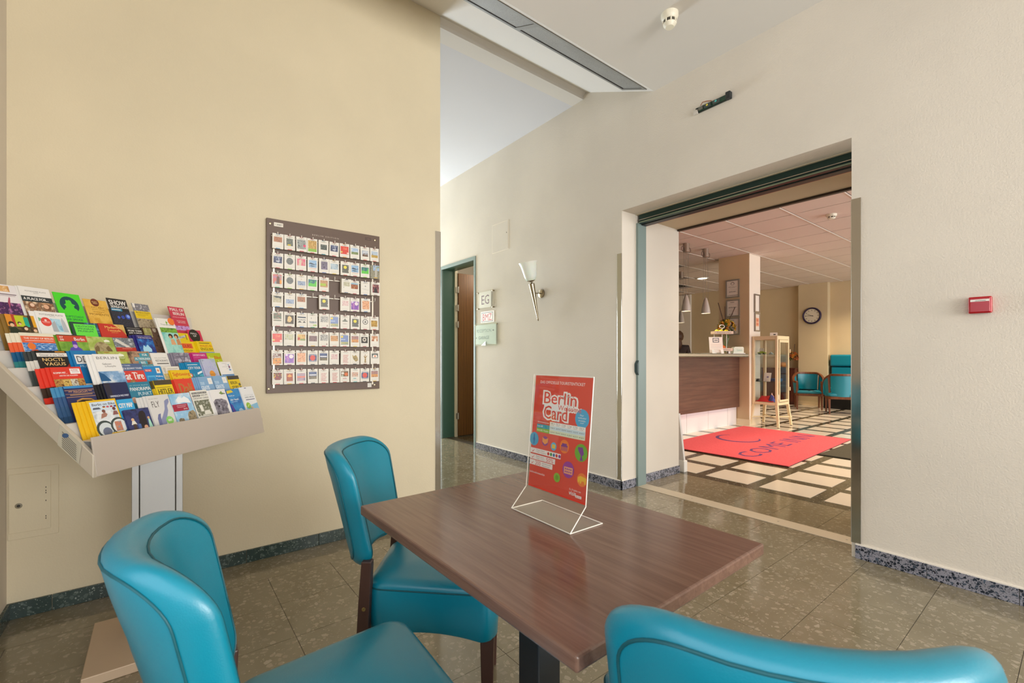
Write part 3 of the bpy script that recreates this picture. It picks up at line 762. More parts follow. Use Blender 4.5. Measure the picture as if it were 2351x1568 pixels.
br(6, .402, .499, 1.390, P('#E0AE40', '#E9BC54', '#D29C30', 20), 'golden top-tier brochure with a brown round badge', [('c', .48, .06, .18, '#74301E'), ('t', 'MUST', .36, .035, .58, .058, '#F0D088', .02), ('t', 'SEE!', .39, .066, .58, .09, '#F0D088', .02)] + txt(['ERLEBE', 'JETZT DEINE', 'WOW-'], .26, .82, .155, .032, .016, '#A06E1E') + txt(['MOMENTE'], .1, .95, .3, .042, 0, '#8A5A14', .01), 2, fan=(.006, .004))
br(6, .507, .599, 1.407, Kc, 'black top-tier brochure headed SHOW SENSATION', [('t', 'SHOW', .08, .04, .93, .145, Wc, .035), ('t', 'SENSATION', .1, .155, .97, .215, Wc, .03), ('r', .07, .225, .62, .285, '#1F86B4'), ('r', .1, .245, .55, .262, Wc), ('r', 0, .29, 1, 1, P('#14131C', '#22222E', '#4A4A66', 300)), ('c', .82, .40, .13, '#3454C0'), ('c', .55, .42, .09, '#2E4AB0'), ('c', .33, .43, .07, '#3A58C4'), ('c', .84, .39, .08, '#8AA8F0')], 1)
br(6, .624, .710, 1.398, '#8E8C90', 'top-tier brochure with a grey photograph over a yellow panel', [('r', 0, 0, 1, .22, P('#8C8A94', '#6C6A70', '#C6C4CC', 90)), ('p', [(.02, .0), (.16, .0), (.16, .08), (.09, .12), (.02, .08)], Wc), ('r', 0, .18, 1, .36, '#E4C41E'), ('t', 'Bandaroi Kiadol', .1, .2, .92, .23, '#3A3A30', .015), ('r', .12, .255, .8, .265, '#A8901E'), ('r', .15, .285, .6, .295, '#A8901E'), ('r', 0, .36, 1, 1, P('#9A8A70', '#B8A88C', '#6A5A44', 90))], 1)
br(6, .826, .923, 1.406, '#CB3550', 'rightmost red brochure of the top tier with two white headlines', [('t', 'MALL OF', .08, .03, .95, .11, Wc, .025), ('t', 'BERLIN', .2, .14, .9, .215, Wc, .025), ('t', 'HOUSE OF SHOPPING', .1, .26, .95, .285, '#F0D0D4', .01), ('t', 'MORE THAN', .28, .36, .82, .385, Wc, .01), ('t', '300 SHOPS', .32, .4, .82, .425, Wc, .01), ('r', 0, .5, 1, .62, P('#B070C0', '#D0A8E0', '#8A3C90', 60))], 1, fan=(.012, .004))
# second tier from the top
br(5, .090, .178, 1.297, '#8A6A30', 'brochure with a colourful stage photograph of people in dark suits', [('r', 0, 0, .25, .35, '#E0902C'), ('r', .2, 0, .36, .3, '#B8402C'), ('r', .3, .02, .62, .28, '#BCCB28'), ('r', .6, .05, .78, .3, '#1AA58C'), ('r', .76, 0, .9, 1, '#3A3024'), ('r', .88, 0, 1, .4, '#E2A428'), ('r', 0, .28, 1, 1, P('#2E2418', '#4A3A24', '#8A7A50', 50)), ('c', .14, .22, .1, '#3A2618'), ('c', .15, .25, .07, '#E6BE9C'), ('p', [(0, .45), (.05, .31), (.25, .29), (.38, .4), (.4, .6), (0, .6)], '#23301E'), ('c', .42, .2, .07, '#4A3420'), ('c', .43, .215, .05, '#E2B894'), ('c', .6, .3, .09, '#5A3A20'), ('c', .59, .325, .065, '#EDC8A8'), ('c', .9, .33, .09, '#6A4426'), ('c', .9, .36, .065, '#EAC4A4')], 3, fan=(-.012, .004))
br(5, .187, .290, 1.318, '#EDEBE8', 'white brochure with a red round badge and skyscraper drawing', [('t', 'POTSDAMER PLATZ', .12, .06, .9, .095, '#6E6C6A', .008), ('t', 'BERLIN', .44, .11, .62, .125, '#8A8886'), ('r', .42, .17, .76, .5, P('#9AC8E0', '#B8DCEC', '#7EB4D2', 30)), ('p', [(.42, .5), (.42, .3), (.56, .22), (.6, .5)], '#AEB4BA'), ('p', [(.76, .5), (.78, .2), (.83, .13), (.9, .24), (.94, .5)], '#B9BEC6'), ('p', [(.04, .16), (.2, .2), (.04, .26)], '#7FB08A'), ('c', .27, .26, .17, '#E0463A'), ('r', .14, .255, .4, .262, '#F6D8D2'), ('r', .16, .28, .38, .286, '#F6D8D2'), ('c', .26, .225, .04, '#F6D8D2')], 2, fan=(-.016, .004))
br(5, .298, .405, 1.287, '#28463F', 'dark teal brochure carrying a bright green text panel', [('r', .5, 0, 1, 1, P('#2A5F7C', '#1F4A60', '#6AA0C0', 40)), ('r', .1, .05, .9, .42, '#6BE64A'), ('t', 'DEUTSCHES', .17, .085, .84, .13, '#0F5048', .012), ('t', 'SPIONAGE', .19, .15, .8, .195, '#0F5048', .012), ('t', 'MUSEUM', .2, .215, .74, .26, '#0F5048', .012)], 1)
br(5, .409, .521, 1.289, '#C83428', 'red brochure with gold script and a gold top right corner', [('p', [(.55, 0), (1, 0), (1, .3), (.85, .15)], P('#C8A050', '#DDBB70', '#B0863C', 30)), ('t', 'Madame', .22, .06, .78, .13, '#F0C468', .02), ('t', 'Tussauds', .28, .15, .8, .21, '#F0C468', .02), ('t', 'BERLIN', .42, .235, .68, .25, '#F0C468')], 2)
br(5, .528, .604, 1.283, '#17161A', 'black brochure reading MORE THAN JUST A SHOW', [('r', .06, .03, .9, .05, '#8A8684'), ('t', 'MORE THAN', .1, .085, .95, .14, Wc, .03), ('t', 'JUST A SHOW', .12, .16, .97, .21, Wc, .03), ('r', 0, .26, 1, .32, '#1F6FA8')], 1)
br(5, .612, .697, 1.286, '#5A4238', 'brown photograph brochure with tall grass and a pale shield', [('r', 0, 0, 1, 1, P('#5A4038', '#7A5A4C', '#3A2A24', 60)), ('r', 0, .02, .5, .3, P('#B8B070', '#8E8A50', '#D8D2A0', 240, (1, 1, .1))), ('p', [(.6, .02), (.8, .02), (.8, .1), (.7, .15), (.6, .1)], '#CFC4B4')], 2)
br(5, .794, .866, 1.270, '#E6CC14', 'yellow brochure with a slanted grey strip, behind the yellow tour leaflets', [('p', [(.05, .14), (.7, .06), (.7, .13), (.05, .22)], '#C9C9CC'), ('t', 'welcome', .1, .1, .6, .17, '#55555A'), ('r', .72, .04, .82, .22, '#A8881C')], 1)
br(5, .869, .958, 1.290, '#D02C52', 'crimson brochure with a black circle reading MALL OF', [('c', .45, .2, .4, '#222018'), ('t', 'MALL', .2, .095, .68, .15, Wc, .015), ('t', 'OF', .34, .18, .58, .235, Wc, .015)], 1, fan=(-.004, .004))
# third tier from the top
br(4, .079, .183, 1.233, '#E4DDC8', 'orange, white and blue brochure about the city story, left of its tier', [('r', 0, .0, 1, .09, '#E6DFCA'), ('r', 0, .075, 1, .235, '#E4643C'), ('t', 'THE STORY OF BERLIN', .08, .105, .96, .145, Wc, .02), ('r', .1, .175, .95, .185, '#F4D8CC'), ('r', 0, .23, 1, 1, P('#2A5FA8', '#4A86C8', '#C0D8EE', 90, (1, 1, 3))), ('c', .24, .31, .12, '#E8782C'), ('p', [(.1, .6), (.2, .4), (.36, .38), (.5, .46), (.5, .6)], '#D9542C')], 4, fan=(-.011, .004), side=['#E6DFCA', '#E4643C', '#1C5A86', '#3A8A8A', '#8AB04A'])
br(4, .194, .298, 1.232, '#6E9A30', 'green brochure with a red head band and a purple figure', [('r', 0, 0, 1, .03, '#5A3A20'), ('r', 0, .02, 1, .17, '#CC4A32'), ('t', '07', .08, .04, .2, .085, Wc, .02), ('t', '08', .08, .1, .2, .145, Wc, .02), ('t', 'Berlin', .56, .06, .92, .14, Wc, .02), ('r', 0, .17, 1, 1, P('#5E9030', '#7AA83C', '#96BC50', 25)), ('p', [(.25, .5), (.33, .33), (.44, .3), (.46, .18), (.58, .18), (.62, .3), (.72, .35), (.8, .5)], '#5A4AB4'), ('c', .52, .28, .075, '#C8A0DC'), ('p', [(.44, .24), (.46, .15), (.6, .15), (.62, .24)], '#5A3AA8')], 3, fan=(-.007, .004))
br(4, .299, .404, 1.230, P('#8EA440', '#A8BC5A', '#C6CE84', 22), 'green brochure with the back of an elephant, third tier from the top', [('r', .05, .02, .2, .035, '#B06A28'), ('c', .5, .36, .34, P('#9A8A60', '#B4A47C', '#8A7850', 40)), ('p', [(.18, .5), (.2, .3), (.34, .23), (.38, .3), (.3, .5)], '#7A6440'), ('p', [(.62, .3), (.74, .24), (.84, .34), (.86, .5), (.72, .5)], '#7A6440'), ('p', [(.62, .1), (.72, .07), (.84, .09), (.86, .13), (.64, .14)], '#EEF0DC'), ('r', .64, .155, .86, .165, '#D8DCB8')], 2)
br(4, .407, .497, 1.230, '#8C9298', 'brochure with a slanting steel bridge photograph over a red foot', [('r', 0, 0, 1, .29, P('#8A9098', '#5E646A', '#C6CCD2', 110, (.5, 1, 2))), ('p', [(.05, .1), (.15, .02), (.8, .28), (.6, .28)], '#D8D4CC'), ('r', 0, .27, 1, .4, '#BE3226'), ('r', .3, .3, .8, .31, '#E0A898')], 1)
br(4, .515, .595, 1.247, '#2A2474', 'deep violet brochure with a blue glow and white heading', [('t', 'PROUDLY PRESENTS', .08, .03, .92, .05, '#C8C4E8'), ('t', 'THE MAGICAL', .1, .07, .94, .1, Wc, .02), ('r', 0, .12, 1, 1, P('#2A1E70', '#1A4A9A', '#3A90D8', 35)), ('p', [(.2, .42), (.3, .3), (.42, .36), (.55, .28), (.75, .42), (.7, .5), (.2, .5)], '#A8DCF4')], 3, fan=(-.012, .004))
br(4, .640, .733, 1.330, '#EDEAE4', 'tall brochure with a palm logo above a photograph of two women at a pool', [('c', .82, .07, .2, '#F07A2E'), ('p', [(.46, .11), (.5, .06), (.55, .1), (.6, .09), (.53, .14), (.5, .2)], '#86B43C'), ('t', 'Tropical Islands', .12, .155, .9, .2, '#5A6A60', .005), ('r', 0, .265, 1, 1, P('#8ED0C8', '#A8DED2', '#70C0BC', 20)), ('r', 0, .265, 1, .4, P('#4E8A2C', '#86B83C', '#2E5A20', 50)), ('c', .48, .5, .13, '#2E2018'), ('c', .45, .53, .08, '#D8A070'), ('p', [(.38, .75), (.42, .6), (.6, .58), (.68, .75)], '#E0A87A'), ('c', .82, .5, .13, '#5A3018'), ('c', .79, .525, .08, '#E2AE84'), ('p', [(.74, .75), (.76, .6), (.95, .56), (1, .75)], '#C88A5A')], 2, hh=.31, dq=-.014, fan=(-.010, .004))
br(4, .727, .824, 1.227, '#E9C818', 'yellow leaflet with TOURS in an orange box', [('r', .07, .07, .9, .235, '#E0662C'), ('t', 'TOURS', .16, .1, .8, .205, '#B0341C', .03), ('t', 'IN ENGLISH', .18, .27, .82, .335, '#6A5A10', .01), ('r', .06, .36, .95, .4, '#E8892C')], 1)
br(4, .848, .951, 1.231, '#EACB16', 'yellow leaflet reading WALKS IN ENGLISH at the right of its tier', [('r', .15, .05, .85, .075, '#6A6420'), ('t', 'WALKS IN', .14, .115, .95, .205, '#D26A1C', .012), ('t', 'ENGLISH', .16, .225, .96, .315, '#4A4412', .012), ('r', 0, .36, 1, .6, '#9AB0BC')], 3, fan=(-.007, .004))
# middle tier
br(3, .073, .169, 1.172, '#1F1A18', 'black brochure with gold two-line title under a white strip', [('r', 0, .055, 1, .14, '#E2DED8'), ('t', 'Dinner in the Dark', .1, .075, .9, .125, '#5A5652'), ('r', .62, .012, .95, .04, '#C8862C'), ('t', 'NOCTI-', .14, .17, .86, .245, '#E4C07C', .02), ('t', 'VAGUS', .17, .27, .86, .345, '#E4C07C', .02), ('p', [(.75, .45), (1, .3), (1, .5)], '#8A2418')], 4, fan=(-.0095, .004), side=['#3A3F40', '#D8D4CC', '#4A5452', '#4A5452', '#3E4846', '#4A5452'])
br(3, .184, .276, 1.174, '#1C78B4', 'blue brochure with a white panel lettered DDR', [('r', .1, .1, 1, .33, '#ECEAE8'), ('t', 'DDR', .16, .14, .8, .29, '#3A3634', .0), ('t', 'MUSEUM', .2, .36, .85, .41, '#A8D0E8', .015)], 3, fan=(-.009, .004))
br(3, .284, .403, 1.172, P('#A8B254', '#BCC46A', '#8E9C40', 22), 'green brochure with an elephant, middle tier', [('r', .2, .02, .38, .035, '#B06A28'), ('p', [(.62, .09), (.72, .05), (.84, .08), (.86, .13), (.62, .14)], '#EEF0DC'), ('r', .62, .165, .86, .18, '#E0E4C4'), ('c', .3, .42, .3, P('#8A7648', '#A48E60', '#6E5C38', 40))], 1)
br(3, .414, .506, 1.174, P('#9A7A60', '#B89478', '#6E5644', 40), 'brown photograph brochure with slanted teal text strips', [('p', [(.45, .06), (.95, .04), (.95, .14), (.45, .16)], '#3E9AAE'), ('t', 'FÜR', .6, .06, .85, .13, Wc, .02), ('p', [(.15, .17), (.98, .15), (.98, .25), (.15, .27)], '#3E9AAE'), ('t', 'ALTBERLINER', .18, .18, .96, .24, Wc, .02), ('p', [(.3, .28), (.75, .27), (.75, .36), (.3, .37)], '#3E9AAE'), ('t', 'BIS', .42, .29, .64, .35, Wc, .02), ('p', [(.02, .39), (1, .37), (1, .48), (.02, .5)], '#3E9AAE'), ('t', 'NEU-NEUKÖLLNER', .04, .4, .98, .46, Wc, .02)], 2)
br(3, .509, .596, 1.168, '#EAE7E1', 'plain white brochure lettered SELECTED RESTAURANTS', [('t', 'S E L E C T E D', .18, .13, .86, .17, '#8A8682'), ('t', 'RESTAURANTS', .19, .2, .92, .26, '#5A5652', .012), ('r', .22, .3, .92, .33, '#6A6662'), ('r', .12, .49, .95, .51, '#2A2826')], 1)
br(3, .628, .720, 1.170, '#8A8494', 'grey brochure with a photograph of a glass dome', [('r', 0, 0, 1, 1, P('#9A94A6', '#7C7688', '#C4BECC', 50)), ('p', [(.1, .12), (.9, .1), (.9, .12), (.1, .14)], '#5E586A'), ('p', [(.3, .02), (.34, .02), (.5, .3), (.46, .3)], '#5E586A'), ('p', [(.7, .02), (.74, .02), (.56, .3), (.52, .3)], '#5E586A'), ('c', .55, .38, .36, '#4A4450', .09), ('r', .35, .34, .8, .37, '#7A727E')], 3, fan=(-.010, .004))
br(3, .738, .832, 1.171, '#C42A7C', 'magenta brochure with a white heading and pale round shape', [('t', 'HOTSPOT-KARTE', .08, .05, .88, .11, '#F0D0E4', .02), ('c', .5, .42, .26, '#CFC4C8'), ('r', .1, .15, .5, .16, '#E080B4')], 3, fan=(-.008, .004))
br(3, .834, .930, 1.171, '#B4C41E', 'lime green leaflet reading Free Bike Tour', [('t', 'Free', .08, .13, .42, .23, '#F0F0C8', .01), ('t', 'Bike!', .48, .1, .96, .21, '#D2601C', .03), ('t', 'Tour', .66, .26, .98, .35, '#F0F0C8', .01)], 1)
# fifth tier
br(2, .062, .160, 1.116, '#DC3A2A', 'red brochure with a strip of small food photographs', [('r', .6, .04, .94, .16, '#F4EDEA'), ('t', 'FILMPARK', .64, .06, .88, .09, '#B0203A', .02), ('r', .66, .11, .9, .12, '#B08A94'), ('t', 'KOMM MIT...', .06, .11, .5, .15, Wc, .03), ('t', 'HINTER DIE KULISSEN', .22, .18, .82, .21, Wc, .02), ('r', 0, .27, 1, .46, P('#8A4A2A', '#C89A50', '#5A2E1E', 80)), ('r', .28, .29, .52, .44, P('#C8A040', '#E0C070', '#8A6A2A', 80)), ('r', .53, .28, .76, .45, P('#B8B4A0', '#D8D2C0', '#7A5A4A', 80))], 4, fan=(-.012, .004), side=['#DC3A2A', '#DC3A2A', '#3E2A20', '#DC3A2A', '#DC3A2A'])
br(2, .212, .311, 1.161, '#EDEBE8', 'tall white brochure lettered BERLIN above a blue photograph', [('t', 'BERLIN', .1, .06, .9, .115, '#6E6C6A', .004), ('t', 'Gelassen', .25, .2, .6, .24, '#4A4846'), ('t', 'Lifestyle', .33, .255, .75, .3, '#4A4846'), ('r', 0, .385, 1, 1, P('#6A94C0', '#8EB2D8', '#E0E8EE', 30)), ('p', [(0, .385), (.0, .6), (.4, .6), (.2, .45)], '#1F5A8C')], 3, dq=-.006, hh=.235, fan=(-.011, .005))
br(2, .300, .404, 1.124, '#56688E', 'brochure with a red panel and white script, cycle tour leaflet', [('t', 'CITY TOURS', .06, .03, .5, .065, '#D8DCE8', .02), ('t', 'BIKE & SEGWAY TOURS', .06, .1, .94, .15, '#E4E8F0', .02), ('r', 0, .19, 1, .5, '#D8433A'), ('t', 'Fat Tire', .08, .23, .92, .42, Wc, .03), ('r', 0, .5, 1, 1, '#8EA6C0'), ('c', .4, .5, .12, '#A87A50'), ('c', .42, .53, .08, '#E2BE9C')], 3, fan=(-.008, .004))
br(2, .404, .489, 1.112, '#1E88C8', 'light blue leaflet about walking tours in English', [('r', .05, .08, .42, .15, '#D8433A'), ('t', 'FREE MAP', .09, .095, .38, .135, Wc, .015), ('r', .68, .05, .9, .2, '#E8E4DC'), ('c', .79, .125, .06, '#E0905A'), ('r', .08, .26, .52, .62, '#5AB4E0'), ('r', .12, .3, .48, .58, '#2A8CCC'), ('t', 'Walking', .55, .26, .96, .32, Wc, .02), ('t', 'Tours in', .55, .35, .92, .41, Wc, .02), ('t', 'English', .55, .44, .96, .5, Wc, .02)], 2)
br(2, .493, .583, 1.109, '#E2DED4', 'pale map leaflet behind the yellow sightseeing leaflet', [('p', [(.06, .03), (.2, .03), (.2, .16), (.13, .2), (.06, .16)], '#C4BEB4'), ('r', .3, .06, .9, .075, '#A8A49C'), ('r', .3, .1, .8, .115, '#B8B4AC'), ('r', .02, .2, .3, .5, P('#D8C89A', '#C8A860', '#A8B088', 90))], 2)
br(2, .518, .621, 1.093, '#E9C21C', 'yellow leaflet reading Sightseeing hop-on hop-off', [('t', 'Sightseeing', .07, .07, .95, .2, '#D2501C', .015), ('t', 'hop-on/hop-off', .09, .24, .93, .35, '#7A4A14', .012)], 2, dq=-.012)
br(2, .624, .713, 1.126, '#1283B4', 'blue leaflet headed CITY TOUR', [('r', .12, .07, .8, .09, '#CFE4EE'), ('t', 'CITY TOUR', .12, .14, .93, .22, Wc, .025), ('r', 0, .36, 1, 1, P('#2C94B8', '#1A7A9C', '#4AAEC8', 40)), ('p', [(.62, .33), (.96, .27), (.96, .33), (.62, .39)], '#E6EEF0'), ('c', .16, .4, .11, '#E06A3A'), ('p', [(.16, .34), (.19, .39), (.24, .4), (.19, .42), (.2, .46), (.16, .43), (.11, .46), (.13, .42), (.08, .4), (.13, .39)], Wc)], 4, fan=(-.0085, .003))
br(2, .726, .817, 1.141, P('#B0B0DC', '#BCC0DA', '#A8B8C8', 14), 'lilac brochure with an orange sun and rays', [('r', .07, .05, .12, .07, '#4A4A7A'), ('r', .14, .055, .22, .065, '#8A8AB0')] + [('p', [(.5 + .2 * cos(a), .45 - .06 * sin(a)), (.5 + .52 * cos(a) - .006, .45 - .22 * sin(a)), (.5 + .52 * cos(a) + .006, .45 - .22 * sin(a))], '#8A96CC') for a in [pi * (i + .5) / 9 for i in range(9)]] + [('c', .5, .49, .19, '#E89A3A'), ('t', 'Summer', .3, .47, .78, .52, '#7A6A3A')], 2)
br(2, .829, .920, 1.125, '#EEECEA', 'white leaflet with a small red and blue figure logo and a blue foot', [('r', .3, .05, .68, .06, '#B4B0AC'), ('r', .5, .1, .68, .11, '#B4B0AC'), ('r', .25, .16, .68, .17, '#B4B0AC'), ('r', .55, .23, .68, .24, '#B4B0AC'), ('c', .78, .1, .04, '#5A86B4'), ('p', [(.74, .14), (.82, .12), (.86, .2), (.78, .24), (.74, .2)], '#7A6A8A'), ('c', .85, .16, .03, '#CC4A3A'), ('r', .72, .25, .88, .3, '#6A9AC8'), ('r', .05, .42, 1, 1, '#6A94C4')], 1)
# sixth tier
br(1, .045, .141, 1.054, '#2A2E5E', 'dark blue brochure with ornate gold lettering, left of its tier', [('r', 0, 0, 1, .05, '#3A8CC8'), ('r', 0, .09, 1, .1, '#C8986A'), ('r', 0, .17, 1, .178, '#B08A60'), ('t', '*** MAGICUM ***', .12, .11, .92, .155, '#D4A070', .02), ('r', .14, .19, .9, .21, '#B08A60'), ('r', 0, .24, 1, .25, '#C8986A'), ('p', [(.26, .5), (.3, .32), (.5, .28), (.8, .3), (.93, .36), (.93, .6), (.3, 1), (.26, .8)], '#B98A4A'), ('p', [(.3, .52), (.33, .35), (.5, .315), (.8, .33), (.9, .38), (.9, .6), (.34, .97)], '#3A2C20'), ('t', 'Wilde der', .36, .42, .86, .52, '#D8A860', .01)], 4, fan=(-.0105, .004), side=['#4A8CB8', '#3A5A86', '#3A5A80', '#2E4A6A', '#3A5A80'])
br(1, .180, .268, 1.057, '#232A54', 'plain navy brochure with one thin white text line', [('r', 0, .0, .25, 1, '#2E2A3A'), ('t', 'UNENDLICH WELTWEIT', .12, .30, .93, .345, '#D0D4E4', .03)], 4, fan=(-.0095, .003), side=['#1A1A20', '#14141A', '#8A8A94', '#101014'])
br(1, .270, .364, 1.054, '#2E7E9A', 'teal brochure lettered PANORAMA PUNKT', [('t', '24. STOCK PLATZ', .06, .07, .9, .095, '#B8D4DE'), ('t', 'PANORAMA', .05, .13, .96, .22, Wc, .02), ('t', 'PUNKT', .34, .26, .96, .35, '#D8E8EE', .0), ('c', .1, .45, .13, '#D8A890'), ('r', .5, .42, .96, .46, '#B8D4DE')], 1)
br(1, .384, .468, 1.056, '#E6CA22', 'yellow leaflet with a black top edge and one bold black word', [('r', 0, 0, 1, .13, '#4E4430'), ('r', .05, .19, .85, .21, '#A89030'), ('t', 'HITLER', .1, .24, .94, .375, '#3A3420', .02), ('r', .15, .43, .92, .45, '#A89030')], 4, fan=(-.006, .0035), side=['#5A4E30', '#D8B830', '#D8B830', '#D8B830', '#D8B830', '#D8B830'])
br(1, .483, .579, 1.056, '#DE4430', 'plain red brochure with one large gold painted word', [('t', 'Dalí', .18, .13, .88, .42, '#B87A40', .03)], 4, fan=(-.005, .004))
for a_, b_, nn, lb in ((.617, .701, 4, 'light blue and pink leaflet lettered GRATIS, left one of the pair'), (.706, .798, 1, 'light blue and pink leaflet lettered GRATIS, right one of the pair')):
    br(1, a_, b_, 1.060, '#86AED4', lb, [('t', 'TOUR', .05, .16, .34, .25, '#C4DCF0', .02), ('t', 'GRATIS', .04, .28, .6, .4, '#DCE8F4', .03), ('r', .64, .05, .94, .24, '#F0EEEA'), ('r', .68, .12, .88, .125, '#A8A49C'), ('r', .68, .16, .86, .165, '#C87A5A'), ('r', 0, .45, 1, 1, P('#E8A89A', '#D8C0C8', '#B4A8C0', 70)), ('p', [(.2, .62), (.2, .48), (.28, .44), (.36, .48), (.36, .62)], '#5A5060')], nn, fan=(-.008, .004))
br(1, .803, .884, 1.056, '#E6C820', 'yellow and black leaflet lettered BERLIN STORY at the right of its tier', [('r', 0, 0, 1, .12, '#4A4236'), ('t', 'BERLIN', .12, .18, .7, .28, '#4A4420', .015), ('t', 'STORY', .16, .33, .72, .43, '#4A4420', .015), ('c', .88, .3, .1, '#6A6450'), ('r', .8, .38, .97, .52, '#4A4436'), ('r', .15, .48, .7, .5, '#B09A30')], 3, fan=(-.006, .003))
# lowest tier, behind the front lip
br(0, .060, .160, 1.006, '#E6B81C', 'yellow brochure with two cyclists, front left of the rack', [('r', .07, .05, .95, .96, '#CFDDEA'), ('t', 'Berlin on Bike', .14, .09, .93, .155, '#3A3C50', .02), ('p', [(.15, .2), (.35, .2), (.4, .25), (.12, .25)], '#5A6070')] + [('r', .47 + i * .13, .18, .56 + i * .13, .225, c) for i, c in enumerate(('#1E1E1E', '#C85A6A', '#B03A40', '#3A4A90'))] + [('r', .47, .195, .56, .21, '#C03030'), ('r', .47, .21, .56, .225, '#E0B830'), ('r', .08, .3, .94, .94, P('#D8DCE0', '#E6EAEC', '#B8C0C4', 30)), ('c', .34, .78, .30, '#3E4A48'), ('c', .36, .79, .24, '#D2DADC'), ('c', .84, .74, .30, '#3E4A48'), ('c', .86, .75, .25, '#DCE0E0'), ('c', .38, .86, .16, '#6A7288'), ('r', .70, .62, .94, .88, P('#B89A80', '#C8745A', '#8A98A0', 90)), ('c', .46, .31, .06, '#7A4A40'), ('p', [(.3, .5), (.36, .38), (.5, .34), (.56, .4), (.5, .46)], '#A87868'), ('c', .84, .27, .06, '#6A3A38'), ('p', [(.74, .44), (.8, .33), (.92, .34), (.94, .44)], '#8A5A58'), ('r', .5, .9, .97, .985, '#E6B81C'), ('r', .54, .93, .92, .945, '#8A741C')], 4, fan=(-.0118, .004), side=['#E6B81C', '#E6B81C', '#E6B81C'])
br(0, .163, .223, 1.000, '#3AA6DC', 'bright blue map folder behind the illustrated night leaflet', [('t', 'CITY MAP', .04, .11, .9, .24, Wc, .03)], 1)
br(0, .168, .267, .963, P('#2A2E5A', '#3A4276', '#1A1A2E', 30), 'dark leaflet with a night scene of small figures, lower than its neighbours', [('p', [(.45, .95), (.5, .3), (.6, .12), (.74, .1), (.8, .22), (.76, .95)], '#2A2226'), ('c', .24, .42, .06, '#D8B088'), ('p', [(.14, .62), (.2, .47), (.3, .47), (.36, .62)], '#E6E2D4'), ('p', [(.19, .95), (.2, .6), (.32, .6), (.32, .95)], '#4A3A30'), ('c', .88, .42, .05, '#CFA47C'), ('p', [(.8, .9), (.85, .47), (.92, .47), (.97, .9)], '#A8DCC8'), ('c', .68, .78, .08, '#E6B090'), ('p', [(.6, 1), (.66, .84), (.74, .86), (.78, 1)], '#E8E4D8'), ('r', .38, .62, .5, .8, '#4A6AA8')], 2, dq=-.007, fan=(-.004, .002), hh=.092)
br(0, .280, .378, 1.003, '#D8D6D4', 'pale grey brochure lettered FLY with blue hands', [('t', 'BLUE MAN', .08, .08, .48, .12, '#A8A4A0'), ('t', 'FLY', .14, .18, .48, .36, '#5A5450', .0), ('p', [(.22, .98), (.34, .75), (.48, .62), (.64, .45), (.74, .2), (.84, .16), (.96, .14), (.94, .24), (.8, .36), (.78, .5), (.62, .72), (.5, .98)], '#8A90B4'), ('p', [(.18, .98), (.2, .7), (.28, .58), (.4, .56), (.36, .66), (.32, .98)], '#6E74A0'), ('c', .72, .8, .17, '#8ED06A'), ('t', '48€', .63, .76, .82, .83, Wc, .03)], 4, fan=(-.010, .004))
br(0, .382, .487, 1.001, P('#7EB4DC', '#9CC8E6', '#E6EEF2', 14), 'sky blue brochure with a dark red band and stone ruins', [('p', [(.25, .2), (.4, .1), (.55, .16), (.68, .1), (.86, .2), (.92, .34), (.6, .3), (.3, .3)], '#EEF2F4'), ('r', 0, .34, .72, .56, '#A82A44'), ('r', .2, .38, .66, .395, '#E0B8C0'), ('r', .2, .43, .6, .445, '#E0B8C0'), ('t', 'Jena', .48, .475, .66, .53, Wc, .02), ('p', [(.55, .98), (.58, .72), (.66, .62), (.9, .58), (.98, .66), (.98, .98)], P('#8A7C64', '#A89878', '#5E5444', 90)), ('p', [(.1, .98), (.1, .82), (.18, .78), (.34, .8), (.38, .98)], P('#8A7C64', '#6E6250', '#A89878', 90))], 2, fan=(-.006, .004))
br(0, .492, .585, 1.006, '#E6E4DC', 'black and white brochure with boxed museum headline and a street photograph', [('r', .05, .06, .95, .12, '#2E2C28'), ('t', 'MAUERMUSEUM', .08, .07, .92, .11, Wc, .015), ('r', .05, .15, .5, .21, '#2E2C28'), ('t', 'MUSEUM', .08, .16, .46, .2, Wc, .015), ('t', 'HAUS AM', .54, .15, .95, .2, '#3A3834', .01), ('t', 'CHECKPOINT CHARLIE', .05, .24, .97, .3, '#4A4844', .005), ('r', .05, .34, .95, .86, P('#8A8C78', '#5A5E48', '#D8D8CC', 75)), ('p', [(.25, .5), (.45, .5), (.45, .72), (.3, .72)], '#E8E6DC'), ('p', [(.45, .78), (.5, .7), (.75, .7), (.85, .78), (.85, .85), (.45, .85)], '#E0DED4'), ('r', .1, .9, .9, .91, '#6A6862'), ('r', .08, .94, .9, .95, '#6A6862')], 1)
br(0, .600, .697, 1.002, '#EAE8E8', 'white brochure with a grey animal photograph and small leaf logo', [('p', [(.55, .14), (.66, .1), (.72, .06), (.76, .13), (.94, .17), (.7, .2), (.6, .17)], '#7E9A50'), ('r', .7, .17, .94, .19, '#6A6A66'), ('p', [(.04, .99), (.04, .42), (.2, .34), (.6, .34), (.86, .42), (.9, .56), (.82, .64), (.84, .99)], P('#4E4A56', '#7A7682', '#A8A4B0', 70)), ('c', .3, .6, .05, '#2A2830')], 3, fan=(-.010, .004))
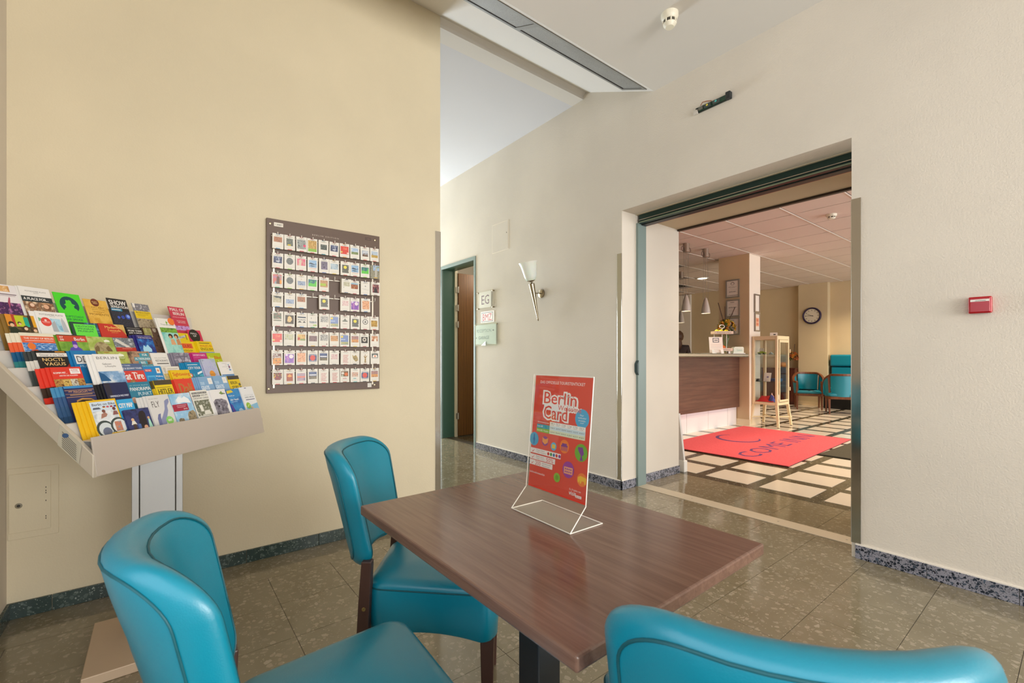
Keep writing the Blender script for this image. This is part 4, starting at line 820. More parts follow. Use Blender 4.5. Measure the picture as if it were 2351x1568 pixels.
br(0, .703, .790, .997, '#2A6AB8', 'blue leaflet with a curved cut and white script, slipped sideways', [('r', 0, 0, 1, 1, P('#2A7CC0', '#3A90CC', '#2A5AA8', 16)), ('p', [(0, .05), (.4, .03), (.5, .12), (.0, .16)], '#E0C83C'), ('t', 'Rund um', .06, .22, .5, .27, Wc, .02), ('t', 'der Insel', .1, .36, .72, .43, Wc, .03), ('r', .12, .47, .6, .485, '#B8D4EC'), ('p', [(0, 1), (0, .5), (.14, .6), (.3, 1)], '#4A3C9A'), ('p', [(.45, .95), (.5, .78), (.7, .74), (.84, .82), (.84, .95)], '#A8CCE4')], 2, fan=(-.008, .004))
br(0, .798, .893, 1.001, '#E9EAEC', 'white leaflet with green dot and pale blue foot, right end of front row', [('c', .42, .05, .09, '#6A6890', .015), ('t', 'S E L E C T E D', .2, .31, .85, .35, '#A8ACB4'), ('t', 'FAMILY SPECIAL', .18, .39, .9, .44, '#5A6070', .012), ('r', .2, .49, .9, .52, '#6A6E8A'), ('p', [(.05, 1), (.05, .78), (.3, .74), (1, .66), (1, 1)], '#8ABEDE'), ('c', .25, .73, .17, '#92BE40'), ('p', [(.16, .77), (.34, .67), (.35, .69), (.17, .79)], '#E0EEC0')], 3, fan=(-.012, .004))

ROWN = ['lowest', 'second', 'third', 'fourth', 'fifth', 'sixth', 'top']
tilt = Matrix.Rotation(-LEAN, 4, 'X')
for tier, u0, u1, ztop, body, label, items, n, dq, hh, fan, side in B_:
    w_ = (u1 - u0) * K; h_ = (hh or (.132 if tier == 0 else .21)) * K
    fy = 1. if tier in (0, 6) else (.56 if hh == .31 else .75)
    if tier == 6 and not hh: h_ = .205 * K
    # bottom edge found from the top edge and the lean
    zt = zk(ztop); zbm = zt - h_ * cos(LEAN); qb = qpl(tier, zbm) + dq * K
    th = .0022
    mb = MB().use(matof(body)); mb.box(0, 0, 0, w_, th, h_)
    if items: print_items(mb, items, w_, h_, y0=-.00015, dy=-.000012, fy=fy)
    o = mb.build('brochure')
    base = Matrix.Translation((P0.x, P0.y, 0)) @ Matrix.Rotation(RZ, 4, 'Z')
    o.matrix_world = base @ Matrix.Translation((u0 * K, qb, zbm)) @ tilt
    tag(o, label, 'brochure', 'brochures in the steel rack')
    if n > 1:
        me = None
        for j in range(1, n):
            if me is None:
                mb = MB()
                cols = side or [body]
                nb = len(cols)
                for b_ in range(nb):
                    z0, z1 = h_ * (1 - (b_ + 1) * .16 if b_ < nb - 1 else 0), h_ * (1 - b_ * .16)
                    if nb == 1: z0 = 0
                    mb.box(0, 0, max(0, z0), w_, th, z1, matof(cols[b_]))
                me = mb.mesh('brochure')
            c_ = bpy.data.objects.new('brochure', me); COL.objects.link(c_)
            off = (fan[0] * j + random.uniform(-.001, .001), fan[1] * j, random.uniform(-.002, .0005) - (.001 * j))
            yaw = Matrix.Rotation(radians(-1.2 * j) if fan[0] < 0 else 0, 4, 'Z')
            c_.matrix_world = base @ Matrix.Translation((u0 * K + off[0], qb + off[1], zbm + off[2])) @ yaw @ tilt
            short = ' '.join(label.split(',')[0].split()[:9])
            tag(c_, ('first', 'second', 'third', 'fourth')[j - 1] + ' spare behind the ' + short, 'brochure', 'spare copies behind the front brochures')

# ------------------------------------------------------------------ wall board with hanging cards
BX0, BX1, BZ0, BZ1 = .478, 1.142, .942, 1.945
bd = thing('card_board', 'tall brown wall board with rows of small hanging cards on the left wall', 'board', (BX0, YL, BZ0))
bw, bh = BX1 - BX0, BZ1 - BZ0
MB().box(0, -.022, 0, bw, 0, bh, M('#624D40', .45, name='brown_board')).build('panel', bd, bevel=.001)
m_rail = M('#D6CDBE', .35, .3, name='pale_metal_rail')
for x in (.513 - BX0, 1.092 - BX0): MB().box(x - .004, -.030, .03, x + .005, -.022, bh - .09, m_rail).build('rail', bd)
TOPZ = [1.857 - .1112 * r for r in range(8)]
for r in range(8):
    zz = TOPZ[r] - .012 - BZ0
    MB().use(m_rail).box(.50 - BX0, -.0335, zz - .003, 1.10 - BX0, -.0295, zz + .001).build('hook_bar', bd)
for x, z in ((.496, 1.915), (1.111, 1.916), (.489, .967), (1.109, .968)):
    MB().lathe([(.006, 0), (.005, .003), (.001, .004)], 12, (x - BX0, -.022, z - BZ0), M('#D8C69A', .3, .8), axis=(0, -1, 0)).build('screw', bd, 40)
def bprint(name, items):
    o = MB(); print_items(o, items, bw, bh, -.0222, -.00012); return o.build(name, bd)
fx = lambda x: (x - BX0) / bw
fz = lambda z: (BZ1 - z) / bh
bprint('number_sticker', [('r', fx(.516), fz(1.926), fx(.564), fz(1.904), '#E9E3D6'), ('t', '13887', fx(.522), fz(1.920), fx(.560), fz(1.909), '#3A342C', .01)])
bprint('number_print', [('r', fx(1.046), fz(1.925), fx(1.085), fz(1.909), '#3E2C26'), ('t', '13884', fx(1.049), fz(1.922), fx(1.082), fz(1.912), '#7A6054', .01)])
bprint('header_lettering', [('t', 'BERLIN INFO', fx(.726), fz(1.911), fx(.879), fz(1.898), '#5C4638', .01), ('t', 'B E R L I N   E D I T I O N', fx(.724), fz(1.892), fx(.879), fz(1.884), '#C8B8A8', .0)])
bprint('corner_label', [('r', fx(1.062), fz(.981), fx(1.088), fz(.954), '#D8D4CC'), ('r', fx(.982), fz(.979), fx(1.058), fz(.956), '#5C463C')])
# pictures: name -> (colour words, items)
def pic(*a): return P(*a)
PC = {
 'food': ('brown food picture', [('r', .12, .22, .86, .56, P('#8A4A30', '#C88A60', '#3A2620', 160))]),
 'street': ('grey street picture', [('r', .2, .22, .8, .72, P('#7E8478', '#5E645C', '#A8AEA4', 120)), ('r', .32, .62, .6, .7, '#D8C028')]),
 'clocks': ('grey picture with a pink spot', [('r', .1, .2, .9, .82, P('#6A706C', '#A8ACA8', '#3E4442', 110)), ('c', .78, .6, .13, '#D8406A')]),
 'bikes': ('picture of bicycles on green', [('r', .08, .14, .92, .9, P('#C8A050', '#B08840', '#E0C078', 90)), ('r', .08, .7, .92, .9, '#86B83C')]),
 'trees': ('dark green tree picture', [('r', .2, .3, .84, .66, P('#4A5444', '#2E3430', '#8A948A', 140))]),
 'night': ('night sky and light beam', [('r', .12, .22, .88, .66, P('#2A3050', '#3E4668', '#8A94B0', 80)), ('p', [(.45, .2), (.5, .2), (.68, .55), (.62, .55)], '#C8CCD8'), ('r', .35, .5, .65, .58, '#D0D4DC')]),
 'red': ('bright red picture', [('r', .08, .2, .92, .76, '#D8402E'), ('t', 'Dalí', .38, .28, .75, .44, '#F08A60', .02), ('c', .18, .62, .1, '#D8C060'), ('c', .82, .68, .1, '#F0C8B8')]),
 'sky': ('blue sky and park picture', [('r', .12, .22, .86, .68, P('#86A8CC', '#A8C0DC', '#C8D4E0', 40)), ('r', .12, .5, .86, .68, P('#6A8048', '#8A9A60', '#4E5E38', 120))]),
 'spires': ('picture of church spires', [('r', .16, .28, .86, .72, P('#C0C8D4', '#A8B0BC', '#D8DCE2', 60)), ('p', [(.2, .72), (.26, .5), (.34, .6), (.42, .42), (.5, .66), (.62, .48), (.7, .66), (.76, .42), (.84, .72)], '#6A4E38')]),
 'palace': ('yellow palace under pale sky', [('r', .14, .24, .88, .72, '#B4C4D4'), ('r', .14, .52, .88, .72, P('#C8A850', '#A8863C', '#D8C070', 90)), ('p', [(.24, .52), (.28, .34), (.32, .52)], '#8A8A84')]),
 'round': ('round grey picture', [('c', .5, .46, .32, P('#4E524E', '#7A7E7A', '#2E302E', 110), .23)]),
 'pinkred': ('pink and white picture', [('r', .12, .2, .9, .66, P('#D83A66', '#E06A8A', '#C8A888', 50)), ('p', [(.3, .3), (.5, .22), (.56, .4), (.5, .66), (.3, .66)], '#D8C4AC')]),
 'sail': ('blue sea picture with dark curved sails', [('r', .12, .2, .88, .7, P('#7AA4CC', '#9CBCD8', '#5E8CB8', 40)), ('p', [(.14, .44), (.3, .36), (.86, .5), (.5, .5)], '#2E3E4E'), ('p', [(.14, .6), (.4, .54), (.8, .6), (.5, .64)], '#3E5A70'), ('r', .2, .74, .86, .76, '#C87A6A')]),
 'crowd': ('purple and grey concert picture', [('r', .2, .2, .84, .76, P('#4A4056', '#7A6E84', '#2A2430', 90)), ('c', .5, .62, .2, '#8A7C9A'), ('c', .5, .6, .14, '#4E4258')]),
 'lake': ('pale blue misty picture', [('r', .14, .26, .9, .66, P('#9AB4C4', '#B8C8D2', '#7E98A4', 40))]),
 'yellowdot': ('dark picture with a yellow disc', [('r', .16, .24, .86, .82, '#4E4E40'), ('c', .48, .42, .17, '#E4D21E'), ('c', .78, .3, .03, '#D8D4C0'), ('c', .26, .68, .03, '#A8A488'), ('c', .82, .66, .04, '#D8D4C0')]),
 'green': ('bright green and blue picture', [('r', .1, .24, .9, .72, P('#1E7A4A', '#2A5A86', '#5AC83C', 60)), ('p', [(.1, .72), (.14, .52), (.4, .48), (.6, .54), (.9, .34), (.9, .72)], '#5AC43A')]),
 'statue': ('stone statue photograph', [('r', 0, 0, 1, 1, P('#7E7A64', '#9A9680', '#5A6048', 70)), ('r', .3, 0, 1, .4, P('#7A9CCC', '#A8C0DC', '#8A9A80', 50)), ('p', [(.5, .95), (.5, .4), (.6, .2), (.72, .2), (.75, .5), (.72, .95)], '#B8B4A8'), ('r', .4, .9, .8, .96, '#C8A030')]),
 'bear': ('bear on orange and lilac', [('r', .1, .14, .88, .76, P('#A88CB4', '#D8705A', '#7AA8B8', 35)), ('p', [(.4, .76), (.44, .3), (.56, .24), (.68, .3), (.72, .76)], '#6A4A38'), ('r', .7, .5, .88, .74, '#E89A2C')]),
 'skyline': ('small blue skyline picture', [('r', .14, .44, .88, .72, P('#7E90B0', '#A4B2C8', '#5E7090', 110, (1, 1, .4))), ('c', .5, .3, .06, '#C8B8A8'), ('r', .14, .76, .86, .775, '#B0A8A0'), ('r', .14, .82, .8, .83, '#B0A8A0')]),
 'sofa': ('picture of a green sofa', [('r', .12, .22, .88, .7, P('#B88A60', '#C89C74', '#9A7048', 60)), ('r', .12, .44, .7, .62, '#A8C040')]),
 'sketch': ('pale sketch drawing', [('r', .2, .22, .86, .52, P('#CFC8A8', '#A8A488', '#E0DCC8', 130)), ('p', [(.2, .56), (.26, .6), (.22, .66)], '#5A564A')]),
 'houses': ('picture of red houses', [('r', .1, .2, .86, .62, P('#B05A3C', '#8A3E2C', '#C8A060', 90)), ('r', .1, .2, .86, .3, '#8AB4CC')]),
 'lines': ('only a few printed lines', [('c', .5, .36, .08, '#A8A4A0'), ('r', .1, .56, .6, .57, '#8A8680'), ('r', .3, .62, .9, .63, '#8A8680')]),
 'maroon': ('dark red theatre picture', [('r', .14, .18, .9, .8, P('#8A3A48', '#5A2A34', '#C88A80', 60)), ('p', [(.3, .8), (.34, .5), (.5, .42), (.66, .5), (.7, .8)], '#2E2026')]),
 'bird': ('picture of a dark bird over sand', [('r', .1, .24, .84, .7, P('#C8C0A4', '#A8A080', '#E0DAC8', 70)), ('p', [(.1, .3), (.4, .26), (.84, .3), (.78, .46), (.62, .38), (.4, .4)], '#2E3A3A')]),
 'fruit': ('orange fruit picture', [('r', .14, .22, .8, .66, P('#D88A60', '#E8B088', '#B05A3A', 120))]),
 'rows': ('red patterned rows', [('r', .2, .26, .86, .62, P('#C88A88', '#E8D8D4', '#A85A5C', 160))]),
 'cartoon': ('purple and white comic picture', [('r', .08, .26, .92, .86, P('#6A3E9A', '#8A5CB8', '#D880B8', 50)), ('c', .66, .42, .2, '#E8D8E0'), ('c', .24, .32, .1, '#D8D4E8')]),
 'pizza': ('orange dish picture', [('r', .12, .18, .9, .8, P('#D89060', '#E8B890', '#B86A40', 90))]),
 'park': ('picture of a tree and red path', [('r', .12, .14, .82, .64, P('#6A7A50', '#3E4E34', '#B08068', 80)), ('r', .12, .5, .82, .58, '#C8C0B0')]),
 'gold': ('golden ornament on black', [('r', .12, .22, .9, .8, '#4A4030'), ('p', [(.3, .6), (.36, .34), (.5, .26), (.66, .34), (.76, .5), (.6, .68), (.4, .7)], P('#D8A850', '#F0D8A0', '#A8762C', 130))]),
 'bw': ('black and white strip picture', [('r', .1, .28, .88, .36, '#3A4658'), ('r', .1, .44, .88, .54, P('#3A3A38', '#D8D4CC', '#5A5A58', 200)), ('p', [(.1, .68), (.3, .56), (.5, .68)], '#3A3A36'), ('p', [(.56, .68), (.74, .56), (.88, .68)], '#3A3A36')]),
 'tower': ('faint tower and grey hall picture', [('r', .36, .3, .4, .4, '#5A5A58'), ('r', .18, .56, .88, .7, P('#B4B8BC', '#8A9096', '#D0D4D8', 90)), ('r', .56, .78, .9, .88, '#A8C870')]),
 'plant': ('black and white plant drawing', [('r', .14, .2, .9, .6, P('#E4E0D8', '#4A4A46', '#E8E4DC', 120)), ('p', [(.72, .88), (.8, .76), (.86, .88)], '#8A5A5A')]),
 'map': ('blue and yellow poster picture', [('r', .1, .18, .88, .86, '#7084B4'), ('r', .12, .22, .34, .36, '#E0C840'), ('t', 'BERLIN', .14, .44, .56, .52, '#C8D8F0', .02), ('r', .1, .66, .88, .8, P('#C8B060', '#8A9A6A', '#D8C88A', 70)), ('r', .1, .8, .88, .86, '#8A9484')]),
 'hat': ('small grey emblem', [('p', [(.16, .44), (.36, .38), (.46, .26), (.54, .26), (.64, .38), (.84, .44), (.7, .48), (.3, .48)], '#7A7E74'), ('r', .3, .62, .7, .65, '#A89A94')]),
 'ring': ('black ring emblem', [('c', .5, .42, .3, '#2E2E2E', .2), ('c', .5, .42, .24, '#E2DED6', .16), ('p', [(.38, .48), (.5, .32), (.62, .48)], '#3A3A38')]),
 'people': ('group in yellow and brown', [('r', .12, .3, .84, .76, P('#8A5A3A', '#D8B050', '#4A3424', 130))]),
 'desert': ('golden stadium picture', [('r', .12, .24, .88, .62, P('#B88050', '#D8A878', '#8A5A38', 70))]),
 'city2': ('wide pale city picture', [('r', .1, .22, .9, .58, P('#A8B0B4', '#C8C498', '#8A9468', 100))]),
 'poster': ('yellow and red tower picture', [('r', .14, .2, .88, .62, P('#E0C880', '#D8B060', '#B8865A', 70)), ('c', .26, .5, .12, '#B83C2E'), ('r', .4, .5, .88, .62, '#8A9A58')]),
 'brick': ('brown brick picture', [('r', .1, .28, .88, .66, P('#7A6060', '#94787A', '#5E484A', 120))]),
 'sunflower': ('white flower on black', [('r', .14, .26, .86, .72, '#34302C'), ('c', .5, .46, .22, '#C8C0B4', .16), ('c', .5, .46, .1, '#5A5248', .07)]),
 'sunset': ('purple sunset city picture', [('r', .12, .22, .88, .68, P('#9A7A8A', '#B88A78', '#6A5A78', 60)), ('r', .12, .46, .88, .68, P('#C87A4A', '#E0A868', '#8A5040', 110))]),
 'cake': ('picture of a brown dish', [('r', .14, .18, .84, .56, P('#9A5A3C', '#C88A60', '#E8D0B8', 60)), ('c', .56, .5, .14, '#EDE4D4')]),
 'pub': ('orange picture lettered PUB CRAWL', [('r', .1, .24, .86, .92, P('#C8661E', '#E8A030', '#4A2A1A', 90)), ('r', .1, .24, .86, .54, P('#3A2420', '#8A4A2A', '#2A1A18', 60)), ('t', 'PUB', .12, .27, .56, .38, '#F0E8DC', .03), ('t', 'CRAWL', .14, .42, .84, .53, '#F0E8DC', .03)]),
 'dots': ('dark blue picture with a red disc', [('r', .12, .26, .9, .78, '#44507C'), ('c', .5, .52, .26, '#D8483A', .19)] + [('r', .14 + i * .16, .28, .22 + i * .16, .34, '#E0DCD8') for i in range(5)] + [('r', .14 + i * .16, .71, .22 + i * .16, .76, '#E0DCD8') for i in range(5)]),
 'stage': ('night picture of a white pavilion', [('r', .12, .2, .88, .7, P('#3A4A74', '#5A6A94', '#2A3454', 50)), ('r', .16, .38, .84, .46, '#D8D8DC'), ('r', .12, .5, .88, .7, P('#5A5A50', '#8A7C60', '#3A3A36', 120))]),
 'redtext': ('rows of red text', [('r', .24, .3 + i * .085, .8 - (i % 3) * .06, .35 + i * .085, P('#D8A8A0', '#B86A64', '#E8D8D0', 300)) for i in range(7)]),
 'worker': ('picture of a worker with grey sheet', [('p', [(.2, .3), (.4, .4), (.6, .3), (.8, .5), (.86, .7), (.6, .8), (.3, .6)], P('#7A828A', '#C8A850', '#4E5860', 90))]),
 'dancer': ('picture of a dancing figure', [('p', [(.4, .88), (.44, .56), (.3, .36), (.5, .42), (.74, .34), (.58, .52), (.58, .7), (.62, .88)], P('#B89A5A', '#8A6E40', '#D8C89A', 90)), ('c', .48, .32, .06, '#A8805A')]),
 'plate': ('dark picture of a white plate', [('r', .14, .2, .84, .54, '#3A4440'), ('p', [(.2, .5), (.3, .3), (.7, .3), (.8, .5)], '#E8E0D4'), ('c', .5, .4, .1, '#D87A50')]),
 'party': ('red and yellow party picture', [('r', .12, .22, .86, .58, P('#B8402E', '#3A3040', '#E0B040', 80)), ('p', [(.16, .6), (.5, .56), (.84, .6), (.7, .7), (.3, .7)], '#8A3A3A')]),
 'lotus': ('brown picture with a golden lotus', [('r', .24, .28, .82, .8, '#A8522E'), ('p', [(.3, .48), (.42, .4), (.53, .32), (.64, .4), (.76, .48), (.53, .54)], '#E8A850')]),
 'pinkcity': ('pink and blue evening picture', [('r', .12, .28, .88, .8, P('#9AA0B4', '#B8909A', '#7A7E94', 40)), ('r', .12, .5, .88, .58, '#E87A5A')]),
 'balls': ('picture of orange and white bowls', [('r', .12, .2, .88, .58, '#7A5A3A'), ('c', .3, .34, .14, '#E0DCD0'), ('c', .66, .42, .19, '#D8703A'), ('c', .26, .52, .1, '#B8C4B0'), ('t', 'asia', .3, .66, .7, .76, '#B84A5A', .01)]),
 'shop': ('picture of a market stall', [('r', .12, .28, .8, .6, P('#C85A4A', '#E0C8B0', '#6A5A5A', 120)), ('r', .3, .7, .6, .76, '#7AB0B0')]),
}
ROWS = [
 ['food:#3E8CC0', 'street:#C8302E', 'clocks:#C83A54', 'bikes:#C84A44', 'trees:#1E94A8', 'night:#C83A48', 'red:#E09A3A', 'sky:#5A6A70', 'spires:#C84A44', 'palace:#C85A58'],
 ['night:#B8404A', 'round:#8CC83A', 'pinkred:#A83A5A', 'sail:#C83A34', 'crowd:#4A6AB0', 'lake:#E0C030', 'yellowdot:#C8504A', 'sail:#B83A44', 'green:#8CC83A', 'statue:#E0B030'],
 ['bear:#4AB08A', 'round:#9CC84A', 'skyline:#E0B030', 'green:#86C86A', 'sofa:#D86A5A', None, 'sketch:#3E5A80', 'houses:#B84450', 'lines:#3A6AB0', 'maroon:#7A4A58'],
 ['bird:#2E7AB8', 'skyline:#D8B050', 'food:#5A9AC8', None, 'yellowdot:#C8605A', None, 'rows:#3A3A40', 'cartoon:#8A4A7A', 'pizza:#3A78B0', None],
 ['park:#C8707A', 'gold:#8A4458', 'bw:#2E7AC0', 'tower:#3AA880', 'plant:#A83A50', 'map:#D86A68', 'hat:#C8606A', 'yellowdot:#A84A50', 'ring:#A83A4A', 'people:#C84A4A'],
 ['red:#8A907A', 'city2:#4A4A48', 'poster:#A83A40', 'brick:#E0B050', 'plant:#C8505A', 'desert:#D89A88', 'map:#D86A6A', 'sunset:#E0C040', 'sunflower:#A84A50', 'cake:#8A5A50'],
 ['pub:#E0862C', 'cartoon:#8A3A58', 'pizza:#C88A84', 'dots:#3A3E48', 'stage:#5A5E62', 'rows:#8A8684', 'redtext:#C88A84', 'worker:#4A525A', 'dancer:#8A5A4A', 'plate:#8A6A5A'],
 ['party:#C8504A', 'lotus:#E0C040', 'pinkcity:#D84A4A', 'stage:#3A3E40', 'redtext:#D85A5A', 'redtext:#D86060', 'balls:#A85A4A', 'shop:#5AB0B0', 'dots:#5A5E60', 'sunset:#D8B040'],
]
ORD = ['first', 'second', 'third', 'fourth', 'fifth', 'sixth', 'seventh', 'eighth', 'ninth', 'tenth']
cw, ch = .0575, .086
m_card = M('#E6E2D8', .5, name='card_white')
DEPTH = {(2, 6): .034, (2, 9): .030, (3, 8): .028, (3, 4): .022, (4, 4): .020, (6, 8): .022, (7, 7): .020}
for r, row in enumerate(ROWS):
    for cidx in range(10):
        hx = .530 + cidx * .0633
        z1 = TOPZ[r]
        # the hook is a part of the board
        mb = MB().use(M('#E9E2D6', .3)); mb.tube([(hx - BX0, -.03, z1 - .013 - BZ0), (hx - BX0, -.05, z1 - .012 - BZ0), (hx - BX0, -.0545, z1 - .006 - BZ0), (hx - BX0, -.055, z1 + .008 - BZ0)], .0019, 6)
        mb.build('hook', bd, 60)
        spec = row[cidx]
        if not spec: continue
        kind, tab = spec.split(':'); words_, items = PC[kind]
        dp = DEPTH.get((r, cidx), random.choice((.009, .011, .013, .015)))
        yf = YL - .0345 - dp
        mb = MB().use(m_card)
        x0 = hx - cw / 2 + random.uniform(-.002, .002)
        # card pack with a slot notch at the top middle
        pts = [(0, 0), (cw, 0), (cw, ch), (cw * .68, ch), (cw * .66, ch - .004), (cw * .34, ch - .004), (cw * .32, ch), (0, ch)]
        mb.prism(pts, 0, dp, axis=1)
        its = [('r', .33, .035, .67, .06, tab), ('r', .3, .955, .7, 1.0, tab)]
        if kind != 'statue': its += [('r', .22, .115, .78, .13, '#6A6660'), ('r', .3, .155, .7, .165, '#8A8680')]
        its += items
        if kind not in ('statue', 'pub', 'redtext', 'cartoon', 'yellowdot', 'bikes', 'clocks', 'map'): its += [('r', .18, .84, .78, .848, '#BDB7AC'), ('r', .18, .88, .7, .888, '#C8C2B8')]
        print_items(mb, its, cw, ch, -.0002, -.00004)
        o = mb.build('hanging_card'); o.location = (x0, yf, z1 - ch)
        o.rotation_euler = (radians(random.uniform(-1.5, 1.5)), radians(random.uniform(-1, 1)), radians(random.uniform(-3, 2)))
        tag(o, 'card with %s, %s in %s row of brown board' % (words_, ORD[cidx], ORD[r]), 'card', 'white cards on the brown wall board')

# ------------------------------------------------------------------ things on the door wall
def wprint(mb, items, w, h): return print_items(mb, items, w, h, -.0003, -.0002)
WR = radians(-90)      # local x runs to the viewer's right along the door wall, local -y comes into the room
def wall_thing(nm, label, cat, y, z): return thing(nm, label, cat, (XR, y, z), WR)
# floor sign EG
t = wall_thing('wall_sign', 'square clear wall sign lettered EG beside the small door', 'sign', 4.727, 1.735)
w_, h_ = .345, .225
MB().box(0, -.028, 0, w_, -.024, h_, m_glass).build('clear_plate', t)
mb = MB().use(m_paper).box(.04, -.0235, .018, w_ - .05, -.0215, h_ - .012); print_items(mb, [('t', 'EG', .27, .24, .74, .74, '#5A2A4A', .0)], w_, h_, -.0238, -.0004); mb.build('paper_insert', t)
for x in (.014, w_ - .014):
    for z in (.014, h_ - .014): MB().lathe([(.008, 0), (.008, .024), (.011, .026), (.011, .030), (.004, .032)], 14, (x, 0, z), m_nickel, axis=(0, -1, 0)).build('standoff', t, 40)
t = wall_thing('wall_sign', 'small white sign with red BMZ letters in a black frame', 'sign', 4.672, 1.567)
mb = MB().use(M('#F0ECE6', .4)).box(0, -.008, 0, .278, 0, .142); print_items(mb, [('r', .06, .1, .92, .9, '#33333A'), ('r', .085, .145, .895, .855, '#F0ECE6'), ('t', 'BMZ', .15, .22, .84, .8, '#C02A36', .004)], .278, .142, -.0083, -.0003); mb.build('plate', t, bevel=.001)
t = wall_thing('wall_sign', 'pale green glass sign lettered RECEPTION and GARAGE', 'sign', 4.80, 1.286)
MB().box(0, -.022, 0, .49, -.016, .283, glassmat('green_tinted_glass', (.95, .975, .955, 1))).build('glass_plate', t)
mb = MB().use(M('#C3CEC8', .35)).box(.022, -.0155, .02, .46, -.012, .262); print_items(mb, [('t', 'RECEPTION', .1, .27, .74, .41, '#56706A'), ('p', [(.79, .34), (.83, .29), (.83, .39)], '#3A4A46'), ('r', .82, .325, .86, .355, '#3A4A46'), ('t', 'GARAGE', .18, .57, .66, .71, '#56706A'), ('p', [(.11, .64), (.07, .6), (.07, .68)], '#3A4A46')], .49, .283, -.0158, -.0004); mb.build('lettering_plate', t)
for x in (.025, .465): MB().cyl((x, 0, .262), (x, -.02, .262), .007, n=12, m=m_nickel).build('standoff', t, 40)
mb = MB().use(M('#F2F2EE', .4)); mb.add([(.15, -.0235, .004), (.255, -.0235, .004), (.255, -.0235, .062)], [(0, 1, 2)]); mb.build('paper_corner', t)
# meter hatch above the door
t = wall_thing('wall_hatch', 'painted access hatch in the door wall above the small signs', 'hatch', 4.43, 2.395)
MB().box(0, -.007, 0, .312, .0, .325, m_wall_r).build('cover', t, bevel=.002)
MB().box(-.008, -.004, -.008, .32, .0, .333, M('#E9E1D3', .6)).build('frame', t)
MB().cyl((.285, -.006, .19), (.285, -.009, .19), .006, n=10, m=M('#6A6458', .5)).build('lock', t)
# wall torch
t = thing('wall_sconce', 'torch-shaped wall lamp with frosted glass cup on the door wall', 'lamp', (XR, 3.545, 1.815))
MB().lathe([(.047, 0), (.047, .012), (.04, .018), (.001, .019)], 28, m=m_nickel, axis=(-1, 0, 0)).build('wall_plate', t, 40)
MB().cyl((-.015, 0, .0), (-.095, -.01, -.006), .006, n=12, m=m_nickel).build('arm', t, 40)
A = Vector((3.092 - XR, -.015, 1.523 - 1.815)); B = Vector((3.002 - XR, -.015, 1.900 - 1.815))
dirv = (B - A).normalized(); Lc = (B - A).length
m1 = MB().lathe([(.002, 0), (.007, .008), (.009, .03), (.030, Lc - .004), (.030, Lc), (.014, Lc + .006), (.010, Lc + .014)], 24, tuple(A), m_nickel, axis=tuple(dirv)); m1.build('cone', t, 35)
Cc = A + dirv * (Lc + .016)
MB().lathe([(.010, 0), (.042, .014), (.047, .018), (.040, .018), (.008, .006)], 24, tuple(Cc), m_nickel, axis=tuple(dirv)).build('cup_holder', t, 40)
m_frost = M('#EDEEE8', .35, 0, .5, name='frosted_glass'); m_frost.node_tree.nodes['Principled BSDF'].inputs['Subsurface Weight'].default_value = .3
MB().lathe([(.012, .010), (.048, .020), (.064, .06), (.073, .12), (.083, .17), (.098, .207), (.093, .207), (.078, .17), (.068, .12), (.058, .06), (.040, .026)], 32, tuple(Cc), m_frost, axis=tuple(dirv)).build('glass_shade', t, 60)
# fire call box
t = wall_thing('fire_alarm_box', 'small red fire alarm box on the far right of the door wall', 'alarm', .376, 1.362)
MB().box(0, -.030, 0, .080, 0, .080, M('#B0101C', .25)).build('case', t, bevel=.006, bseg=3)
MB().box(.006, -.034, .005, .074, -.029, .074, M('#A80A18', .15)).build('cover', t, bevel=.004, bseg=3)
mb = MB().use(m_paper).box(.008, -.0352, .056, .072, -.0338, .066); print_items(mb, [('t', 'TÜR NOTÖFFNUNG', .3, .22, .75, .28, '#2A2A2E', .01)], .08, .08, -.0353, -.0002); mb.build('label_strip', t)
# opened motion sensor above the doorway
t = wall_thing('motion_sensor', 'opened black door sensor with bare circuit board above the doorway', 'sensor', 1.815, 2.955)
MB().box(0, -.012, 0, .262, 0, .042, M('#26302A', .4)).build('back_plate', t, bevel=.002)
MB().box(.03, -.016, .006, .24, -.012, .036, M('#2E5040', .35)).build('circuit_board', t)
for x, c_ in ((.10, '#C8B83A'), (.165, '#3AA8A0')):
    MB().box(x - .025, -.034, .006, x + .025, -.016, .03, M('#3A4644', .35)).build('lens_block', t, bevel=.004)
    MB().lathe([(.008, 0), (.005, .004), (.001, .005)], 12, (x, -.034, .018), M(c_, .2), axis=(0, -1, 0)).build('lens', t, 40)
MB().use(M('#6A6A60', .4)).box(.03, -.03, .01, .065, -.016, .032).build('relay', t, bevel=.002)
MB().use(M('#CFC8C0', .4)).box(-.012, -.022, -.004, .02, 0, .026).build('end_clip', t, bevel=.003)
MB().use(M('#23282A', .4)).box(.235, -.036, -.002, .268, 0, .046).build('end_block', t, bevel=.004)
MB().tube([(.05, -.03, .036), (.07, -.04, .048), (.10, -.036, .044), (.13, -.02, .04)], .003, 6, M('#9A5A3A', .4)).build('wire', t, 60)
